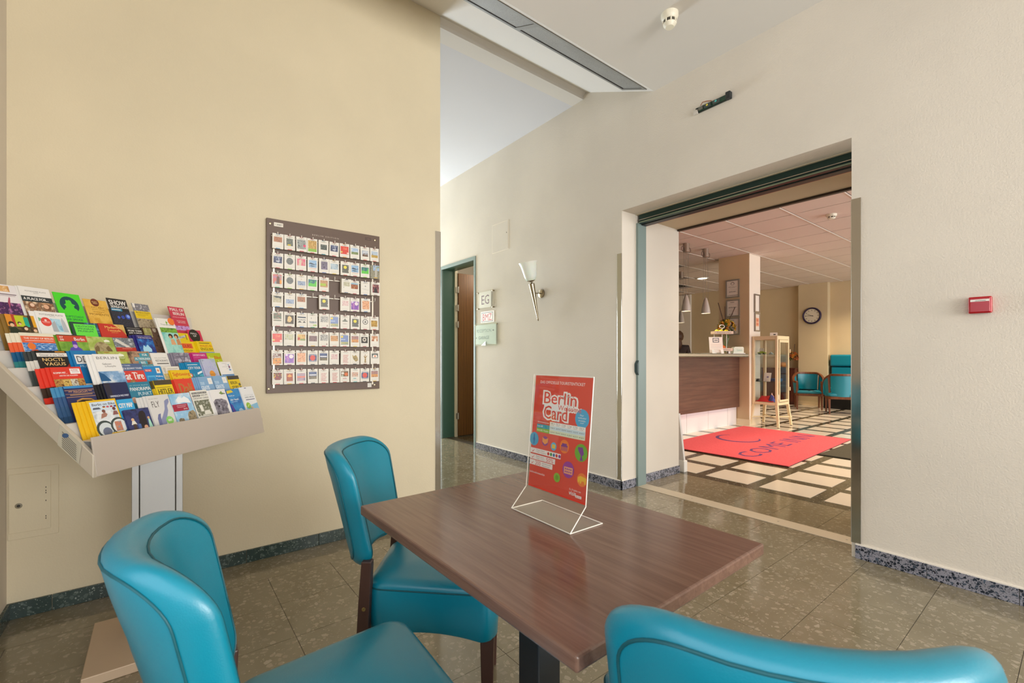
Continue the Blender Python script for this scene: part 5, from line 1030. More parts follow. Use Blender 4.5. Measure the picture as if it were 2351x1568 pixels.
# smoke detector on the ceiling
def smoke(loc, label, drop, r):
    t = thing('smoke_detector', label, 'detector', loc)
    mw = M('#E9E4D2', .4)
    MB().lathe([(r, 0), (r, -.02), (r * .93, -.03), (r * .85, -drop * .45), (r * .78, -drop * .5)], 28, m=mw).build('base', t, 40)
    MB().lathe([(r * .7, -drop * .5), (r * .7, -drop * .72)], 28, m=M('#4A463E', .5)).build('chamber', t)
    mb = MB().use(mw)
    for i in range(8):
        a = 2 * pi * i / 8; x, y = cos(a) * r * .74, sin(a) * r * .74; mb.cyl((x, y, -drop * .48), (x, y, -drop * .74), .005, n=6)
    mb.build('rib', t)['kind'] = 'stuff'
    MB().lathe([(r * .76, -drop * .72), (r * .74, -drop * .8), (r * .5, -drop), (.001, -drop)], 28, m=mw).build('cap', t, 40)
smoke((2.52, 1.63, ZC), 'white smoke detector under the ceiling beside the vent strip', .085, .052)
smoke((6.461, 1.96, ZL), 'white smoke detector on the tiled lobby ceiling', .06, .055)
# vent strip set into the sloping ceiling
vt = thing('ceiling_vent', 'long grey ceiling vent strip with two grilles on the slope', 'vent', (1.0, 2.338, SL(2.338) - .001))
vt.rotation_euler = (atan2(k := (ZB + .02 - ZC) / (2.915 - 2.18), 1), 0, 0)
hw = .134
L = 2.105
m_vf = M('#83837F', .45, .2); m_vg = terrazzo('vent_mesh', '#8E8E8C', '#7C7C78', ['#A8A8A6', '#6A6A66'], 420., .3, .5)
for y0, y1 in ((-hw, -hw + .026), (hw - .026, hw)): MB().box(0, y0, -.004, L, y1, .003, m_vf).build('frame_strip', vt)
for x0, x1 in ((0, .02), (.925, .962), (L - .03, L)): MB().box(x0, -hw + .026, -.004, x1, hw - .026, .003, m_vf).build('frame_bar', vt)
for x0, x1 in ((.02, .925), (.962, L - .03)):
    MB().box(x0, -hw + .026, .0, x1, hw - .034, .002, m_vg).build('mesh_grille', vt)
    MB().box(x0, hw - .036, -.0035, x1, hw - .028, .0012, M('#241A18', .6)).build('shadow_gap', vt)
# low access panel in the left wall
t = thing('wall_hatch', 'plastered low access panel with a round keyhole, bottom left of the left wall', 'hatch', (-.527, YL, .345))
MB().box(0, -.006, 0, .16, 0, .315, m_wall_l).build('rim', t, bevel=.004)
MB().box(.004, -.011, .03, .135, -.004, .29, m_wall_l).build('cover', t, bevel=.003)
MB().lathe([(.009, 0), (.012, .002), (.008, .003)], 16, (.035, -.011, .15), M('#8A826C', .5), axis=(0, -1, 0), cap1=True).build('keyhole', t, 40)
MB().lathe([(.006, .0025), (.001, .0027)], 12, (.035, -.012, .15), M('#26221C', .6), axis=(0, -1, 0)).build('keyhole_slot', t)
for z in (.075, .085, .155, .19, .20, .215): MB().box(.118, -.0118, z, .1205, -.0105, z + .006, M('#3A3428', .7)).build('vent_slot', t)

# ------------------------------------------------------------------ lobby: reception counter
m_panel = woodmat('brown_counter_laminate', '#4E362C', '#62463A', '#745646', 0, .35, 9., 2.0, (.25, .5, .75))
t = thing('reception_counter', 'long reception counter with brown front panel and white plinth in the lobby', 'counter', (5.0, 3.70, 0))
MB().box(0, 0, .305, 2.785, .03, 1.15, m_panel).build('front_panel', t, bevel=.002)
MB().box(0, .05, 0, 2.78, .7, .30, M('#E8E6E8', .35)).build('plinth', t)
for x in (.62, 1.24, 1.86, 2.48): MB().box(x - .0015, .0485, .0, x + .0015, .051, .30, M('#A8A4A4', .5)).build('plinth_joint', t)
MB().box(0, .031, .30, 2.78, .7, 1.15, M('#8A7A6A', .5)).build('carcass', t)
MB().box(0, -.15, 1.150, 2.797, .72, 1.205, M('#8E8A78', .25, .5, name='counter_steel')).build('worktop', t, bevel=.004)
MB().box(0, -.153, 1.168, 2.797, -.150, 1.19, M('#CBC5B2', .3, .4)).build('edge_strip', t)
CT = 1.205
# paper in acrylic stand
CF = radians(-37.9)
t = thing('menu_stand', 'white notice with a grey square logo in a clear stand on the counter', 'sign', (6.78, 3.68, CT), CF)
mb = MB().use(M('#EFE3DA', .5)).box(0, 0, .012, .212, .003, .262)
print_items(mb, [('r', .27, .06, .74, .33, '#5A5860'), ('r', .33, .1, .68, .29, '#EFE3DA'), ('r', .38, .17, .64, .22, '#4A4850'), ('r', .08, .45, .9, .46, '#C8A898'), ('r', .08, .55, .92, .56, '#C8A898'), ('r', .08, .65, .86, .66, '#C8B8B0'), ('r', .3, .75, .7, .76, '#C8B8B0')], .212, .262, -.0004, -.0005)
mb.xf(Matrix.Rotation(radians(-8), 4, 'X')).build('paper_sheet', t)
MB().use(m_acryl).box(.0, -.045, 0, .22, .05, .004).build('clear_foot', t)
for x in (.03, .17): MB().use(M('#F2EEE6', .4)).prism([(x, 0), (x + .045, 0), (x + .03, .06), (x - .01, .06)], -.022, -.018, axis=1).build('foot_clip', t)
# two-tier fruit stand
FS = (7.08, 3.64, CT)
t = thing('fruit_stand', 'two-tier wooden fruit stand with a ring handle on the counter', 'stand', FS, CF)
m_tray2 = M('#D8C0A8', .5)
for nm, z, hw_ in (('lower_tray', .04, .135), ('upper_tray', .31, .145)):
    mb = MB().use(m_tray2); mb.box(-hw_, -.07, z, hw_, .07, z + .006)
    for a in (-1, 1): mb.box(-hw_, a * .07 - .004, z, hw_, a * .07 + .004, z + .045); mb.box(a * hw_ - .004, -.07, z, a * hw_ + .004, .07, z + .045)
    tr = mb.build(nm, t)
    mb = MB(); print_items(mb, [('t', 'Frisches Obst' if z > .2 else 'Bitte nehmen', .12, .25, .88, .75, '#8A7868', .01)], 2 * hw_, .045, -.0745, -.0003)
    l = mb.build('tray_lettering', tr); l.location = (-hw_, 0, z)
MB().cyl((0, 0, .04), (0, 0, .405), .007, n=12, m=m_white).build('stem', t, 40)
for x in (-.10, .10): MB().cyl((x, .06, .03), (x, .06, .31), .006, n=10, m=m_white).build('post', t, 40)
MB().use(m_white).tube([(.0 + .04 * cos(a * pi / 10), 0, .432 + .027 * sin(a * pi / 10)) for a in range(20)], .005, 8, closed=True).build('ring_handle', t, 60)
for x in (-.11, .11): MB().use(m_white).box(x - .015, -.02, 0, x + .015, .02, .04).build('foot', t)
def fpos(dx, dy, z): return (FS[0] + dx * cos(CF) - dy * sin(CF), FS[1] + dx * sin(CF) + dy * cos(CF), CT + z)
def fruit(cat, label, loc, r, col, sq=(1, 1, 1), grp=None):
    o = MB().ball((0, 0, 0), r, M(col, .35), 14, sq).build(cat, None, 60); o.location = loc
    MB().cyl((0, 0, r * sq[2] * .92), (.002, 0, r * sq[2] * 1.1), r * .08, n=6, m=M('#6A5A2A', .6)).build('stalk', o)
    return tag(o, label, 'fruit', grp)
for i, (dx, lb) in enumerate(((-.085, 'left lemon'), (-.02, 'second lemon from the left'), (.06, 'right lemon'))):
    fruit('lemon', lb + ' of the three on the upper fruit tray', fpos(dx, -.01, .352), .034, '#E6D42A', (1.1, 1, 1), 'lemons on the upper fruit tray')
for i, (dx, c_, lb) in enumerate(((-.115, '#D8642A', 'left'), (.02, '#C8402A', 'middle'), (.112, '#D88A3A', 'right'))):
    fruit('tangerine', lb + ' red-orange fruit peeping over the upper tray edge', fpos(dx, -.048, .338), .019, c_, grp='small fruit on the upper tray')
fruit('apple', 'yellow-green apple on the lower fruit tray', fpos(-.06, .0, .09), .042, '#D8D04A')
fruit('apple', 'tall orange apple beside the yellow one on the lower tray', fpos(.025, .02, .092), .042, '#D86A2A', (1, 1, 1.06))
fruit('tangerine', 'flat tangerine at the front of the lower tray, left of two', fpos(-.01, -.042, .07), .026, '#E0843A', (1.2, .9, .9), 'tangerines on the lower tray')
fruit('tangerine', 'flat tangerine at the front of the lower tray, right of two', fpos(.085, -.042, .07), .026, '#D87A3A', (1.2, .9, .9), 'tangerines on the lower tray')
# glass vase with flowers behind the stand
def leaf_quad(mb, p, d, L_, w_, m):
    d = Vector(d).normalized(); s_ = d.cross(Vector((0, 0, 1)));
    if s_.length < .01: s_ = Vector((1, 0, 0))
    s_.normalize(); p = Vector(p); up = s_.cross(d)
    a = p; b = p + d * L_ * .45 + s_ * w_ + up * L_ * .06; c = p + d * L_ - up * L_ * .05; e = p + d * L_ * .45 - s_ * w_ + up * L_ * .06; mid = p + d * L_ * .5 - up * .004
    mb.add([tuple(a), tuple(b), tuple(c), tuple(e), tuple(mid)], [(0, 1, 4), (1, 2, 4), (2, 3, 4), (3, 0, 4)], m)
def bouquet(name, label, loc, R, hgt, twigs, vase, seed, palette, blades=True):
    rnd = random.Random(seed)
    t = thing(name, label, 'flowers', loc)
    if vase:
        MB().lathe([(.05, 0), (.045, .02), (.05, .12), (.075, .26), (.07, .26), (.045, .12), (.04, .03)], 20, m=m_glass).build('glass_vase', t, 50)
        mb = MB().use(M('#5A7A3A', .5))
        for i in range(7): mb.tube([(rnd.uniform(-.02, .02), rnd.uniform(-.02, .02), .03), (rnd.uniform(-.05, .05), rnd.uniform(-.05, .05), .28), (rnd.uniform(-R, R) * .5, rnd.uniform(-R, R) * .4, .36)], .004, 5)
        st = mb.build('stems', t, 60); st['kind'] = 'stuff'
    z0 = hgt
    gm = [M(c, .5) for c in ('#3E5A24', '#57722C', '#2A4220', '#6E7E34')]
    mb = MB()
    for i in range(110):
        a = rnd.uniform(0, 2 * pi); e = rnd.uniform(-.6, 1.1); d = (cos(a) * cos(e), sin(a) * cos(e), sin(e))
        r0 = rnd.uniform(.2, .75) * R; leaf_quad(mb, (d[0] * r0, d[1] * r0 * .7, z0 + d[2] * r0 * .7), d, rnd.uniform(.2, .4) * R, rnd.uniform(.06, .11) * R, rnd.choice(gm))
    mb.build('leaves', t)['kind'] = 'stuff'
    for i in range(26):
        a = rnd.uniform(0, 2 * pi); e = rnd.uniform(-.3, 1.3); d = Vector((cos(a) * cos(e), sin(a) * cos(e), sin(e)))
        if d.y > .4: d.y *= -1
        c = Vector((d.x * R * .85, d.y * R * .6, z0 + d.z * R * .62)); rr = rnd.uniform(.14, .26) * R; col = rnd.choice(palette)
        mb = MB(); m = M(col, .5)
        for k_ in range(8):
            b = 2 * pi * k_ / 8; sd = d.orthogonal().normalized(); q = d.cross(sd); dd = sd * cos(b) + q * sin(b) + d * .45
            leaf_quad(mb, tuple(c), tuple(dd), rr, rr * .3, m)
        mb.ball(tuple(c + d * rr * .15), rr * .28, M('#8A5A1A' if col != '#8A2A22' else '#4A1A18', .6), 8)
        mb.build('blossom', t)
    for p in twigs: MB().use(M('#4A3020', .7)).tube([Vector((0, 0, z0 - .05))] + [Vector(q) for q in p], .007, 6).build('twig', t, 60)
    if blades:
        for (x, z) in blades: MB().use(M('#6A7A34', .5)).tube([(-.05, 0, z0 - .12), (x * .6, -.03, z0 + z * .3), (x, -.05, z0 + z)], [.008, .006, .001], 5).build('grass_blade', t, 60)
    return t
bouquet('flower_vase', 'glass vase of yellow and red autumn flowers behind the fruit stand', (7.52, 3.80, CT), .21, .44, [[(-.06, .02, .58), (-.10, .08, .86)], [(-.01, 0, .62), (-.01, .01, .80)], [(.08, -.03, .60), (.13, -.09, .78)]], True, 3, ['#E8B81C', '#E8A81C', '#E0B020', '#A82A22', '#D88A1E', '#ECC83A'], [(-.36, .12), (-.22, .02)])
t = thing('pastry_box', 'white box with pale green print on the counter right of the fruit stand', 'box', (7.45, 3.635, CT), CF)
MB().use(M('#DDE2D2', .5)).prism([(0, .012), (.17, .012), (.17, .10), (.15, .115), (.03, .115), (0, .095)], 0, .09, axis=1).build('body', t, bevel=.003)
MB().use(m_white).box(-.015, -.015, 0, .185, .105, .012).build('tray', t)
mb = MB(); print_items(mb, [('t', 'Gebäck', .3, .3, .85, .6, '#9AC0A8', .01)], .17, .11, -.0006, -.0005); mb.build('box_print', t)
o = MB().use(m_paper).box(0, 0, 0, .42, .3, .003).build('paper_sheet'); o.location = (6.42, 3.62, CT); tag(o, 'sheet of paper lying flat on the left of the counter', 'paper')

# framed certificates on the column
def picture_frame(label, loc, rz, w_, h_, items, fr='#B4ACA0', grp='framed certificates on the lobby column'):
    t = thing('picture_frame', label, 'picture', loc, rz, grp)
    f_ = .022; mf = M(fr, .3, .6)
    for a in ((0, 0, w_, f_), (0, h_ - f_, w_, h_), (0, f_, f_, h_ - f_), (w_ - f_, f_, w_, h_ - f_)): MB().box(a[0], -.02, a[1], a[2], 0, a[3], mf).build('frame_bar', t)
    mb = MB().use(M('#E6DCD0', .4)).box(f_, -.012, f_, w_ - f_, -.002, h_ - f_); print_items(mb, items, w_, h_, -.0126, -.0004); mb.build('certificate', t)
    return t
cert = [('c', .5, .22, .14, '#8A8278', .085), ('c', .5, .23, .1, '#E6DCD0', .06), ('t', 'ZERTIFIKAT', .2, .38, .8, .42, '#7A7268'), ('r', .3, .45, .7, .46, '#A89E92'), ('r', .2, .55, .8, .56, '#B8AEA2'), ('t', 'HOTEL INFO', .26, .64, .74, .70, '#6A6258', .02), ('r', .12, .86, .88, .88, '#5A5048')]
cert2 = [('r', .3, .14, .6, .17, '#8A8278'), ('r', .2, .25, .8, .26, '#B8AEA2'), ('t', 'HOTEL INFO', .2, .42, .76, .49, '#6A6258', .02), ('r', .2, .6, .8, .61, '#A89E92'), ('r', .16, .68, .82, .69, '#B8AEA2'), ('t', '8', .42, .78, .5, .88, '#6A6258', .02), ('r', .2, .82, .34, .85, '#8A8278')]
picture_frame('upper framed certificate on the tan side of the column', (7.7995, 3.937, 2.173), WR, .238, .31, cert)
picture_frame('middle framed certificate on the tan side of the column, behind twigs', (7.7995, 3.930, 1.842), WR, .236, .296, cert2)
picture_frame('lowest framed certificate on the tan side of the column, behind flowers', (7.7995, 3.930, 1.53), WR, .236, .296, cert2)
picture_frame('upper narrow framed notice on the bright side of the column', (7.955, 3.539, 1.908), 0, .195, .315, [('r', .15, .1, .85, .9, '#EDE6DE')], '#8A8078')
picture_frame('lower framed notice with orange print on the bright side of the column', (7.965, 3.539, 1.587), 0, .195, .315, [('r', .22, .26, .78, .72, '#E8A888'), ('r', .3, .32, .7, .46, '#D8785A'), ('r', .3, .54, .7, .66, '#D8785A')], '#8A8078')
# pendant lamps
def pendant(label, x, y, zb_, hgt=.255, r=.072):
    t = thing('pendant_lamp', label, 'lamp', (x, y, ZL), 0, 'pendant lamps over the reception counter')
    MB().lathe([(.045, 0), (.045, -.13), (.04, -.135), (.001, -.135)], 20, m=M('#A8988A', .35, .6)).build('canopy', t, 40)
    for a in (-1, 1):
        MB().use(M('#4A3A34', .4)).tube([(a * .05 + a * .04 + .035 * cos(b * pi / 8), 0, -.09 + .035 * sin(b * pi / 8)) for b in range(16)], .004, 6, closed=True).build('cable_loop', t, 60)
    for dx in (-.075, -.01, .075): MB().cyl((dx * .8, 0, -.13), (dx, 0, zb_ + hgt - .03 - ZL if dx != -.01 else zb_ + hgt - ZL), .0022, n=5, m=M('#8A7A6C', .4)).build('wire', t)
    z = zb_ - ZL
    MB().cyl((-.085, 0, z + hgt - .03), (.085, 0, z + hgt - .03), .003, n=6, m=m_nickel).build('cross_pin', t)
    MB().lathe([(.008, z + hgt), (.022, z + hgt * .93), (.045, z + hgt * .6), (.062, z + hgt * .3), (r, z), (r - .004, z), (.058, z + hgt * .3), (.04, z + hgt * .6), (.015, z + hgt * .9)], 24, m=M('#CFC8C0', .35, .35, name='lamp_aluminium')).build('shade', t, 60)
    MB().lathe([(.001, z + .012), (r - .006, z + .012)], 20, m=m_lamp, cap0=False, cap1=False).build('bulb_disc', t)
    d = bpy.data.lights.new('pendant_bulb', 'SPOT'); d.energy = 14; d.color = (1, .84, .6); d.spot_size = 2.2; d.shadow_soft_size = .04
    o = bpy.data.objects.new('pendant_bulb', d); COL.objects.link(o); o.location = (x, y, zb_ + .0)
pendant('left one of the two nearer silver pendant lamps over the counter', 6.36, 3.83, 1.852)
pendant('right one of the two nearer silver pendant lamps over the counter', 6.93, 3.83, 1.852)
pendant('farther silver pendant lamp half hidden by the doorway edge', 8.39, 5.17, 1.85)

# receptionist behind the counter (only a sliver of hair and shoulder shows past the jamb)
t = thing('person', 'person with long brown hair and dark top standing behind the counter', 'person', (7.515, 4.70, 0), radians(-60))
def skin_fig(name, verts, edges, radii, mat, parent, sub=2):
    me = bpy.data.meshes.new(name); me.from_pydata(verts, edges, []); o = bpy.data.objects.new(name, me); COL.objects.link(o); o.parent = parent
    me.materials.append(mat)
    sk = o.modifiers.new('skin', 'SKIN'); me.skin_vertices.new() if not me.skin_vertices else None
    for i, r in enumerate(radii): me.skin_vertices[0].data[i].radius = (r, r) if not isinstance(r, tuple) else r
    me.skin_vertices[0].data[0].use_root = True
    sb = o.modifiers.new('sub', 'SUBSURF'); sb.levels = sub; sb.render_levels = sub
    return o
V = [(0, 0, .93), (0, 0, 1.10), (0, 0, 1.28), (0, 0, 1.37), (0, 0, 1.43), (0, .012, 1.50), (0, .012, 1.57),
     (-.09, 0, .88), (-.10, .01, .48), (-.10, -.01, .08), (-.10, .10, .03), (.09, 0, .88), (.10, .01, .48), (.10, -.01, .08), (.10, .10, .03),
     (-.17, 0, 1.33), (-.21, -.02, 1.08), (-.20, .14, .95), (-.16, .24, 1.0), (.17, 0, 1.33), (.21, -.02, 1.08), (.20, .14, .95), (.16, .24, 1.0)]
Ed = [(0, 1), (1, 2), (2, 3), (3, 4), (4, 5), (5, 6), (0, 7), (7, 8), (8, 9), (9, 10), (0, 11), (11, 12), (12, 13), (13, 14), (2, 15), (15, 16), (16, 17), (17, 18), (2, 19), (19, 20), (20, 21), (21, 22)]
Ra = [(.15, .10), (.13, .09), (.15, .10), (.07, .06), (.05, .05), (.075, .09), (.07, .085), .085, .062, .042, .035, .085, .062, .042, .035, .055, .042, .034, .03, .055, .042, .034, .03]
skin_fig('body', V, Ed, Ra, M('#3A2A26', .7), t)
MB().ball((0, .02, 1.52), .085, M('#D8A88A', .5), 14, (.85, .95, 1.25)).build('face', t, 60)
mb = MB().use(M('#5A3A20', .55)); mb.ball((0, -.01, 1.53), .112, None, 14, (1.0, 1.0, 1.05)); mb.ball((0, -.06, 1.39), .085, None, 12, (1.0, .7, 1.6)); mb.build('hair', t, 60)

# glass display cabinet
t = thing('display_cabinet', 'cream metal glass cabinet on splayed legs in front of the column', 'cabinet', (7.87, 3.13, 0))
m_cream = M('#E3D2AC', .35, name='cream_enamel')
X1, Y1, Z0, Z1 = .46, .40, .362, 1.49
for x, y in ((0, 0), (X1, 0), (0, Y1), (X1, Y1)):
    xa, ya = (x if x == 0 else x - .04), (y if y == 0 else y - .04)
    MB().box(xa, ya, Z0, xa + .04, ya + .04, Z1, m_cream).build('corner_post', t, bevel=.008)
    ox, oy = (-.04 if x == 0 else .04), (-.04 if y == 0 else .04)
    cx_, cy_ = xa + .02, ya + .02
    mb = MB().use(m_cream); mb.hexa([(cx_ + ox - .017, cy_ + oy - .017, .01), (cx_ + ox + .017, cy_ + oy - .017, .01), (cx_ + ox + .017, cy_ + oy + .017, .01), (cx_ + ox - .017, cy_ + oy + .017, .01),
        (cx_ - .022, cy_ - .022, Z0), (cx_ + .022, cy_ - .022, Z0), (cx_ + .022, cy_ + .022, Z0), (cx_ - .022, cy_ + .022, Z0)])
    lg = mb.build('leg', t, bevel=.004); MB().cyl((cx_ + ox, cy_ + oy, 0), (cx_ + ox, cy_ + oy, .012), .014, n=10, m=m_black).build('foot_pad', lg)
for z in (Z0, Z1 - .055):
    h_ = .055 if z > 1 else .044
    MB().box(.04, 0, z, X1 - .04, .03, z + h_, m_cream).build('rail', t, bevel=.004); MB().box(.04, Y1 - .03, z, X1 - .04, Y1, z + h_, m_cream).build('rail', t, bevel=.004)
    MB().box(0, .04, z, .03, Y1 - .04, z + h_, m_cream).build('rail', t, bevel=.004); MB().box(X1 - .03, .04, z, X1, Y1 - .04, z + h_, m_cream).build('rail', t, bevel=.004)
MB().box(.0, .0, Z1 - .004, X1, Y1, Z1 + .006, m_cream).build('top_sheet', t, bevel=.004)
MB().box(.03, .03, .398, X1 - .03, Y1 - .03, .407, m_cream).build('bottom_sheet', t)
for p, q in (((-.03, -.03), (X1 + .02, Y1 + .02)), ((-.03, Y1 + .02), (X1 + .02, -.03))):
    MB().use(m_cream).cyl((p[0], p[1], .15), (q[0], q[1], .15), .011, n=8).build('cross_brace', t, 40)
dr = MB().box(.05, -.012, Z0 + .06, .075, -.001, Z1 - .06, m_cream).build('door', t, bevel=.003)
MB().box(X1 - .075, -.012, Z0 + .06, X1 - .05, -.001, Z1 - .06, m_cream).build('door_stile', dr); MB().box(.075, -.012, Z0 + .06, X1 - .075, -.001, Z0 + .09, m_cream).build('door_rail', dr); MB().box(.075, -.012, Z1 - .10, X1 - .075, -.001, Z1 - .06, m_cream).build('door_rail', dr)
MB().box(.075, -.008, Z0 + .09, X1 - .075, -.005, Z1 - .10, m_glass).build('door_pane', dr)
for z in (.62, 1.25): MB().cyl((X1 - .01, -.014, z - .03), (X1 - .01, -.014, z + .03), .008, n=8, m=m_cream).build('door_hinge', dr)
MB().box(.012, .04, Z0 + .05, .016, Y1 - .04, Z1 - .055, m_glass).build('side_pane', t); MB().box(X1 - .016, .04, Z0 + .05, X1 - .012, Y1 - .04, Z1 - .055, m_glass).build('side_pane', t)
MB().box(.04, Y1 - .016, Z0 + .05, X1 - .04, Y1 - .012, Z1 - .055, m_glass).build('back_pane', t)
for z in (.735, 1.19): MB().box(.03, .03, z, X1 - .03, Y1 - .03, z + .006, glassmat('shelf_glass', (.80, .88, .86, 1))).build('glass_shelf', t)
def item(o, label, cat, loc, rz=0):
    o.location = loc; o.rotation_euler = (0, 0, rz); return tag(o, label, cat)
def card(w_, h_, col, items, tilt_=-18):
    mb = MB().use(M(col, .5)).box(0, 0, 0, w_, .003, h_); print_items(mb, items, w_, h_, -.0004, -.0004); mb.xf(Matrix.Rotation(radians(tilt_), 4, 'X')); return mb
item(card(.07, .11, '#E9E4DC', [('r', .2, .3, .8, .34, '#A8A4A0')]).build('price_card'), 'white leaning card on the top shelf of the glass cabinet', 'card', (8.05, 3.50, 1.1965), WR)
item(card(.11, .15, '#ECE4E0', [('r', .4, .4, .7, .6, '#8A80A8')]).build('price_card'), 'white leaning card on the middle shelf of the glass cabinet', 'card', (8.06, 3.43, .7415), WR)
item(card(.13, .12, '#CFC8CC', [('c', .4, .8, .06, '#4A4444'), ('r', .6, .7, .8, .9, '#5A5A62')]).build('price_card'), 'grey card on the cabinet floor behind the glass door', 'card', (8.10, 3.22, .409), 0)
item(card(.11, .06, '#E6D8CC', [('r', .45, .4, .75, .7, '#4A4440')], -12).build('price_card'), 'small tent card on top of the glass cabinet', 'card', (8.0, 3.30, 1.4965), WR + .4)
mb = MB().use(M('#9AB02A', .35)); mb.hexa([(0, 0, .012), (.13, 0, .012), (.13, .05, .012), (0, .05, .012), (.005, .003, .035), (.125, .003, .035), (.125, .047, .035), (.005, .047, .035)])
mb.hexa([(.03, .004, .034), (.10, .004, .034), (.10, .046, .034), (.03, .046, .034), (.045, .008, .052), (.085, .008, .052), (.085, .042, .052), (.045, .042, .052)])
o = mb.build('toy_car', None, None, .004); item(o, 'small green toy car on the top shelf of the cabinet', 'toy', (7.97, 3.49, 1.1965), WR)
for x in (.03, .10):
    for y in (0, .05): MB().cyl((x, y - .004, .012), (x, y + .004, .012), .012, n=12, m=m_black).build('wheel', o, 40)
mb = MB().use(M('#A8C0C4', .2, .3))
mb.lathe([(.03, 0), (.035, .01), (.02, .025)], 14); o = item(mb.build('trinket', None, 40), 'pale blue trinket on the top cabinet shelf', 'trinket', (8.0, 3.28, 1.1965)); MB().ball((0, 0, .03), .01, M('#C8D8DC', .2), 8).build('knob', o)
o = item(MB().use(m_black).lathe([(.028, 0), (.03, .01), (.022, .035), (.004, .04)], 16).build('wristwatch_case', None, 40), 'black round watch on the middle cabinet shelf', 'watch', (7.95, 3.47, .7415))
MB().use(M('#6A6460', .4)).tube([(.0, .05 * cos(a * pi / 8) , .022 + .02 * sin(a * pi / 8)) for a in range(16)], .004, 6, closed=True).build('strap', o, 60)
o = item(MB().lathe([(.03, 0), (.032, .01), (.032, .085), (.012, .11)], 16, m=M('#E8A89C', .3)).build('lotion_bottle', None, 40), 'pink bottle with pointed top on the cabinet floor', 'bottle', (8.05, 3.29, .409))
MB().lathe([(.012, .11), (.002, .145)], 12, m=M('#F0C0B4', .3)).build('nozzle', o, 40)
def cloth(col, seed, w_, d_):
    rnd = random.Random(seed); mb = MB().use(M(col, .8)); n = 8; vs = []
    for i in range(n + 1):
        for j in range(n + 1):
            u, v = i / n, j / n; vs.append(((u - .5) * w_ + rnd.uniform(-.008, .008), (v - .5) * d_ + rnd.uniform(-.008, .008), 0.001 + (.10 * max(0, sin(pi * u) * sin(pi * v)) * (.5 + .9 * rnd.random()))))
    mb.add(vs, [(i * (n + 1) + j, (i + 1) * (n + 1) + j, (i + 1) * (n + 1) + j + 1, i * (n + 1) + j + 1) for i in range(n) for j in range(n)]); return mb.build('folded_cloth', None, 180)
item(cloth('#C81E22', 2, .26, .30), 'crumpled red cloth on the floor of the glass cabinet', 'cloth', (8.02, 3.36, .409))
item(cloth('#4A54A8', 5, .12, .10), 'small blue cloth in front of the red one in the cabinet', 'cloth', (7.98, 3.26, .411))
item(MB().use(M('#2A3C68', .6)).box(0, 0, 0, .12, .16, .05).build('folded_towel', None, None, .012), 'dark blue folded towel on the middle cabinet shelf', 'towel', (8.14, 3.2, .7415))

# entrance mats
t = thing('doormat', 'large red mat with blue COME INN lettering on the lobby floor', 'mat', (0, 0, .003))
Q = [(5.155, 1.945), (7.535, 2.055), (7.60, 3.545), (5.10, 3.44)]
def nmat(name, c1, c2):
    k = NT(name); k.b.inputs['Roughness'].default_value = .95; k.b.inputs['Specular IOR Level'].default_value = .1
    g = k.n('ShaderNodeNewGeometry'); n = k.n('ShaderNodeTexNoise', Scale=160., Detail=3.); k.l(g, 'Position', n, 'Vector'); r = k.ramp([(.35, lin(c1)), (.65, lin(c2))]); k.l(n, 'Fac', r, 'Fac'); k.l(r, 'Color', k.b, 'Base Color')
    bp = k.n('ShaderNodeBump', Strength=.4, Distance=.004); k.l(n, 'Fac', bp, 'Height'); k.l(bp, 'Normal', k.b, 'Normal'); return k.m
MB().use(M('#5A2A20', .8)).prism(Q, 0, .006).build('rubber_base', t)
ins = [tuple(Vector(p) * .996 + Vector((6.35, 2.75)) * .004) for p in Q]
MB().use(nmat('red_mat_pile', '#DC555E', '#EA6C74')).prism(ins, .0055, .012).build('pile', t)
mb = MB(); m_ltr = M('#6A3A70', .9)
def mat_text(s_, u0, u1, v0, v1, bold=0.):
    vs, fs = text_geo(s_, bold); out = []
    for a, b in vs:
        u = u0 + (u1 - u0) * a; v = v0 + (v1 - v0) * b
        # reading direction runs into the lobby: x-text along +x, text top towards +y
        p = Vector(Q[0]) * (1 - u) * (1 - v) + Vector(Q[1]) * u * (1 - v) + Vector(Q[2]) * u * v + Vector(Q[3]) * (1 - u) * v
        out.append((p.x, p.y, .0125))
    mb.add(out, fs, m_ltr)
mat_text('COME INN', .06, .94, .26, .42, 0.)
for rad, wd in ((.16, .012),):
    n = 40; pts = []
    for i in range(n + 1):
        a = radians(50 + 260 * i / n); pts.append((a, wd * (.35 + 1.1 * sin(pi * i / n))))
    uv = lambda a, r: (.51 + r * .72 * cos(a), .70 + r * 1.12 * sin(a))
    def P3(u, v):
        p = Vector(Q[0]) * (1 - u) * (1 - v) + Vector(Q[1]) * u * (1 - v) + Vector(Q[2]) * u * v + Vector(Q[3]) * (1 - u) * v
        return (p.x, p.y, .0125)
    vs = [P3(*uv(a, rad + w2)) for a, w2 in pts] + [P3(*uv(a, rad - w2)) for a, w2 in pts]
    mb.add(vs, [(i, i + 1, n + 2 + i, n + 1 + i) for i in range(n)], m_ltr)
mb.build('mat_lettering', t)
o = MB().use(nmat('grey_mat_pile', '#4E4A40', '#5E5A4E')).box(0, 0, .0, 2.2, 1.0, .008).build('doormat'); o.location = (6.115, .97, .003); tag(o, 'dark grey floor mat beside the red one in the lobby', 'mat')
MB().use(M('#2E2C26', .8)).box(-.015, -.015, 0, 2.215, 1.015, .004).build('rubber_edge', o)

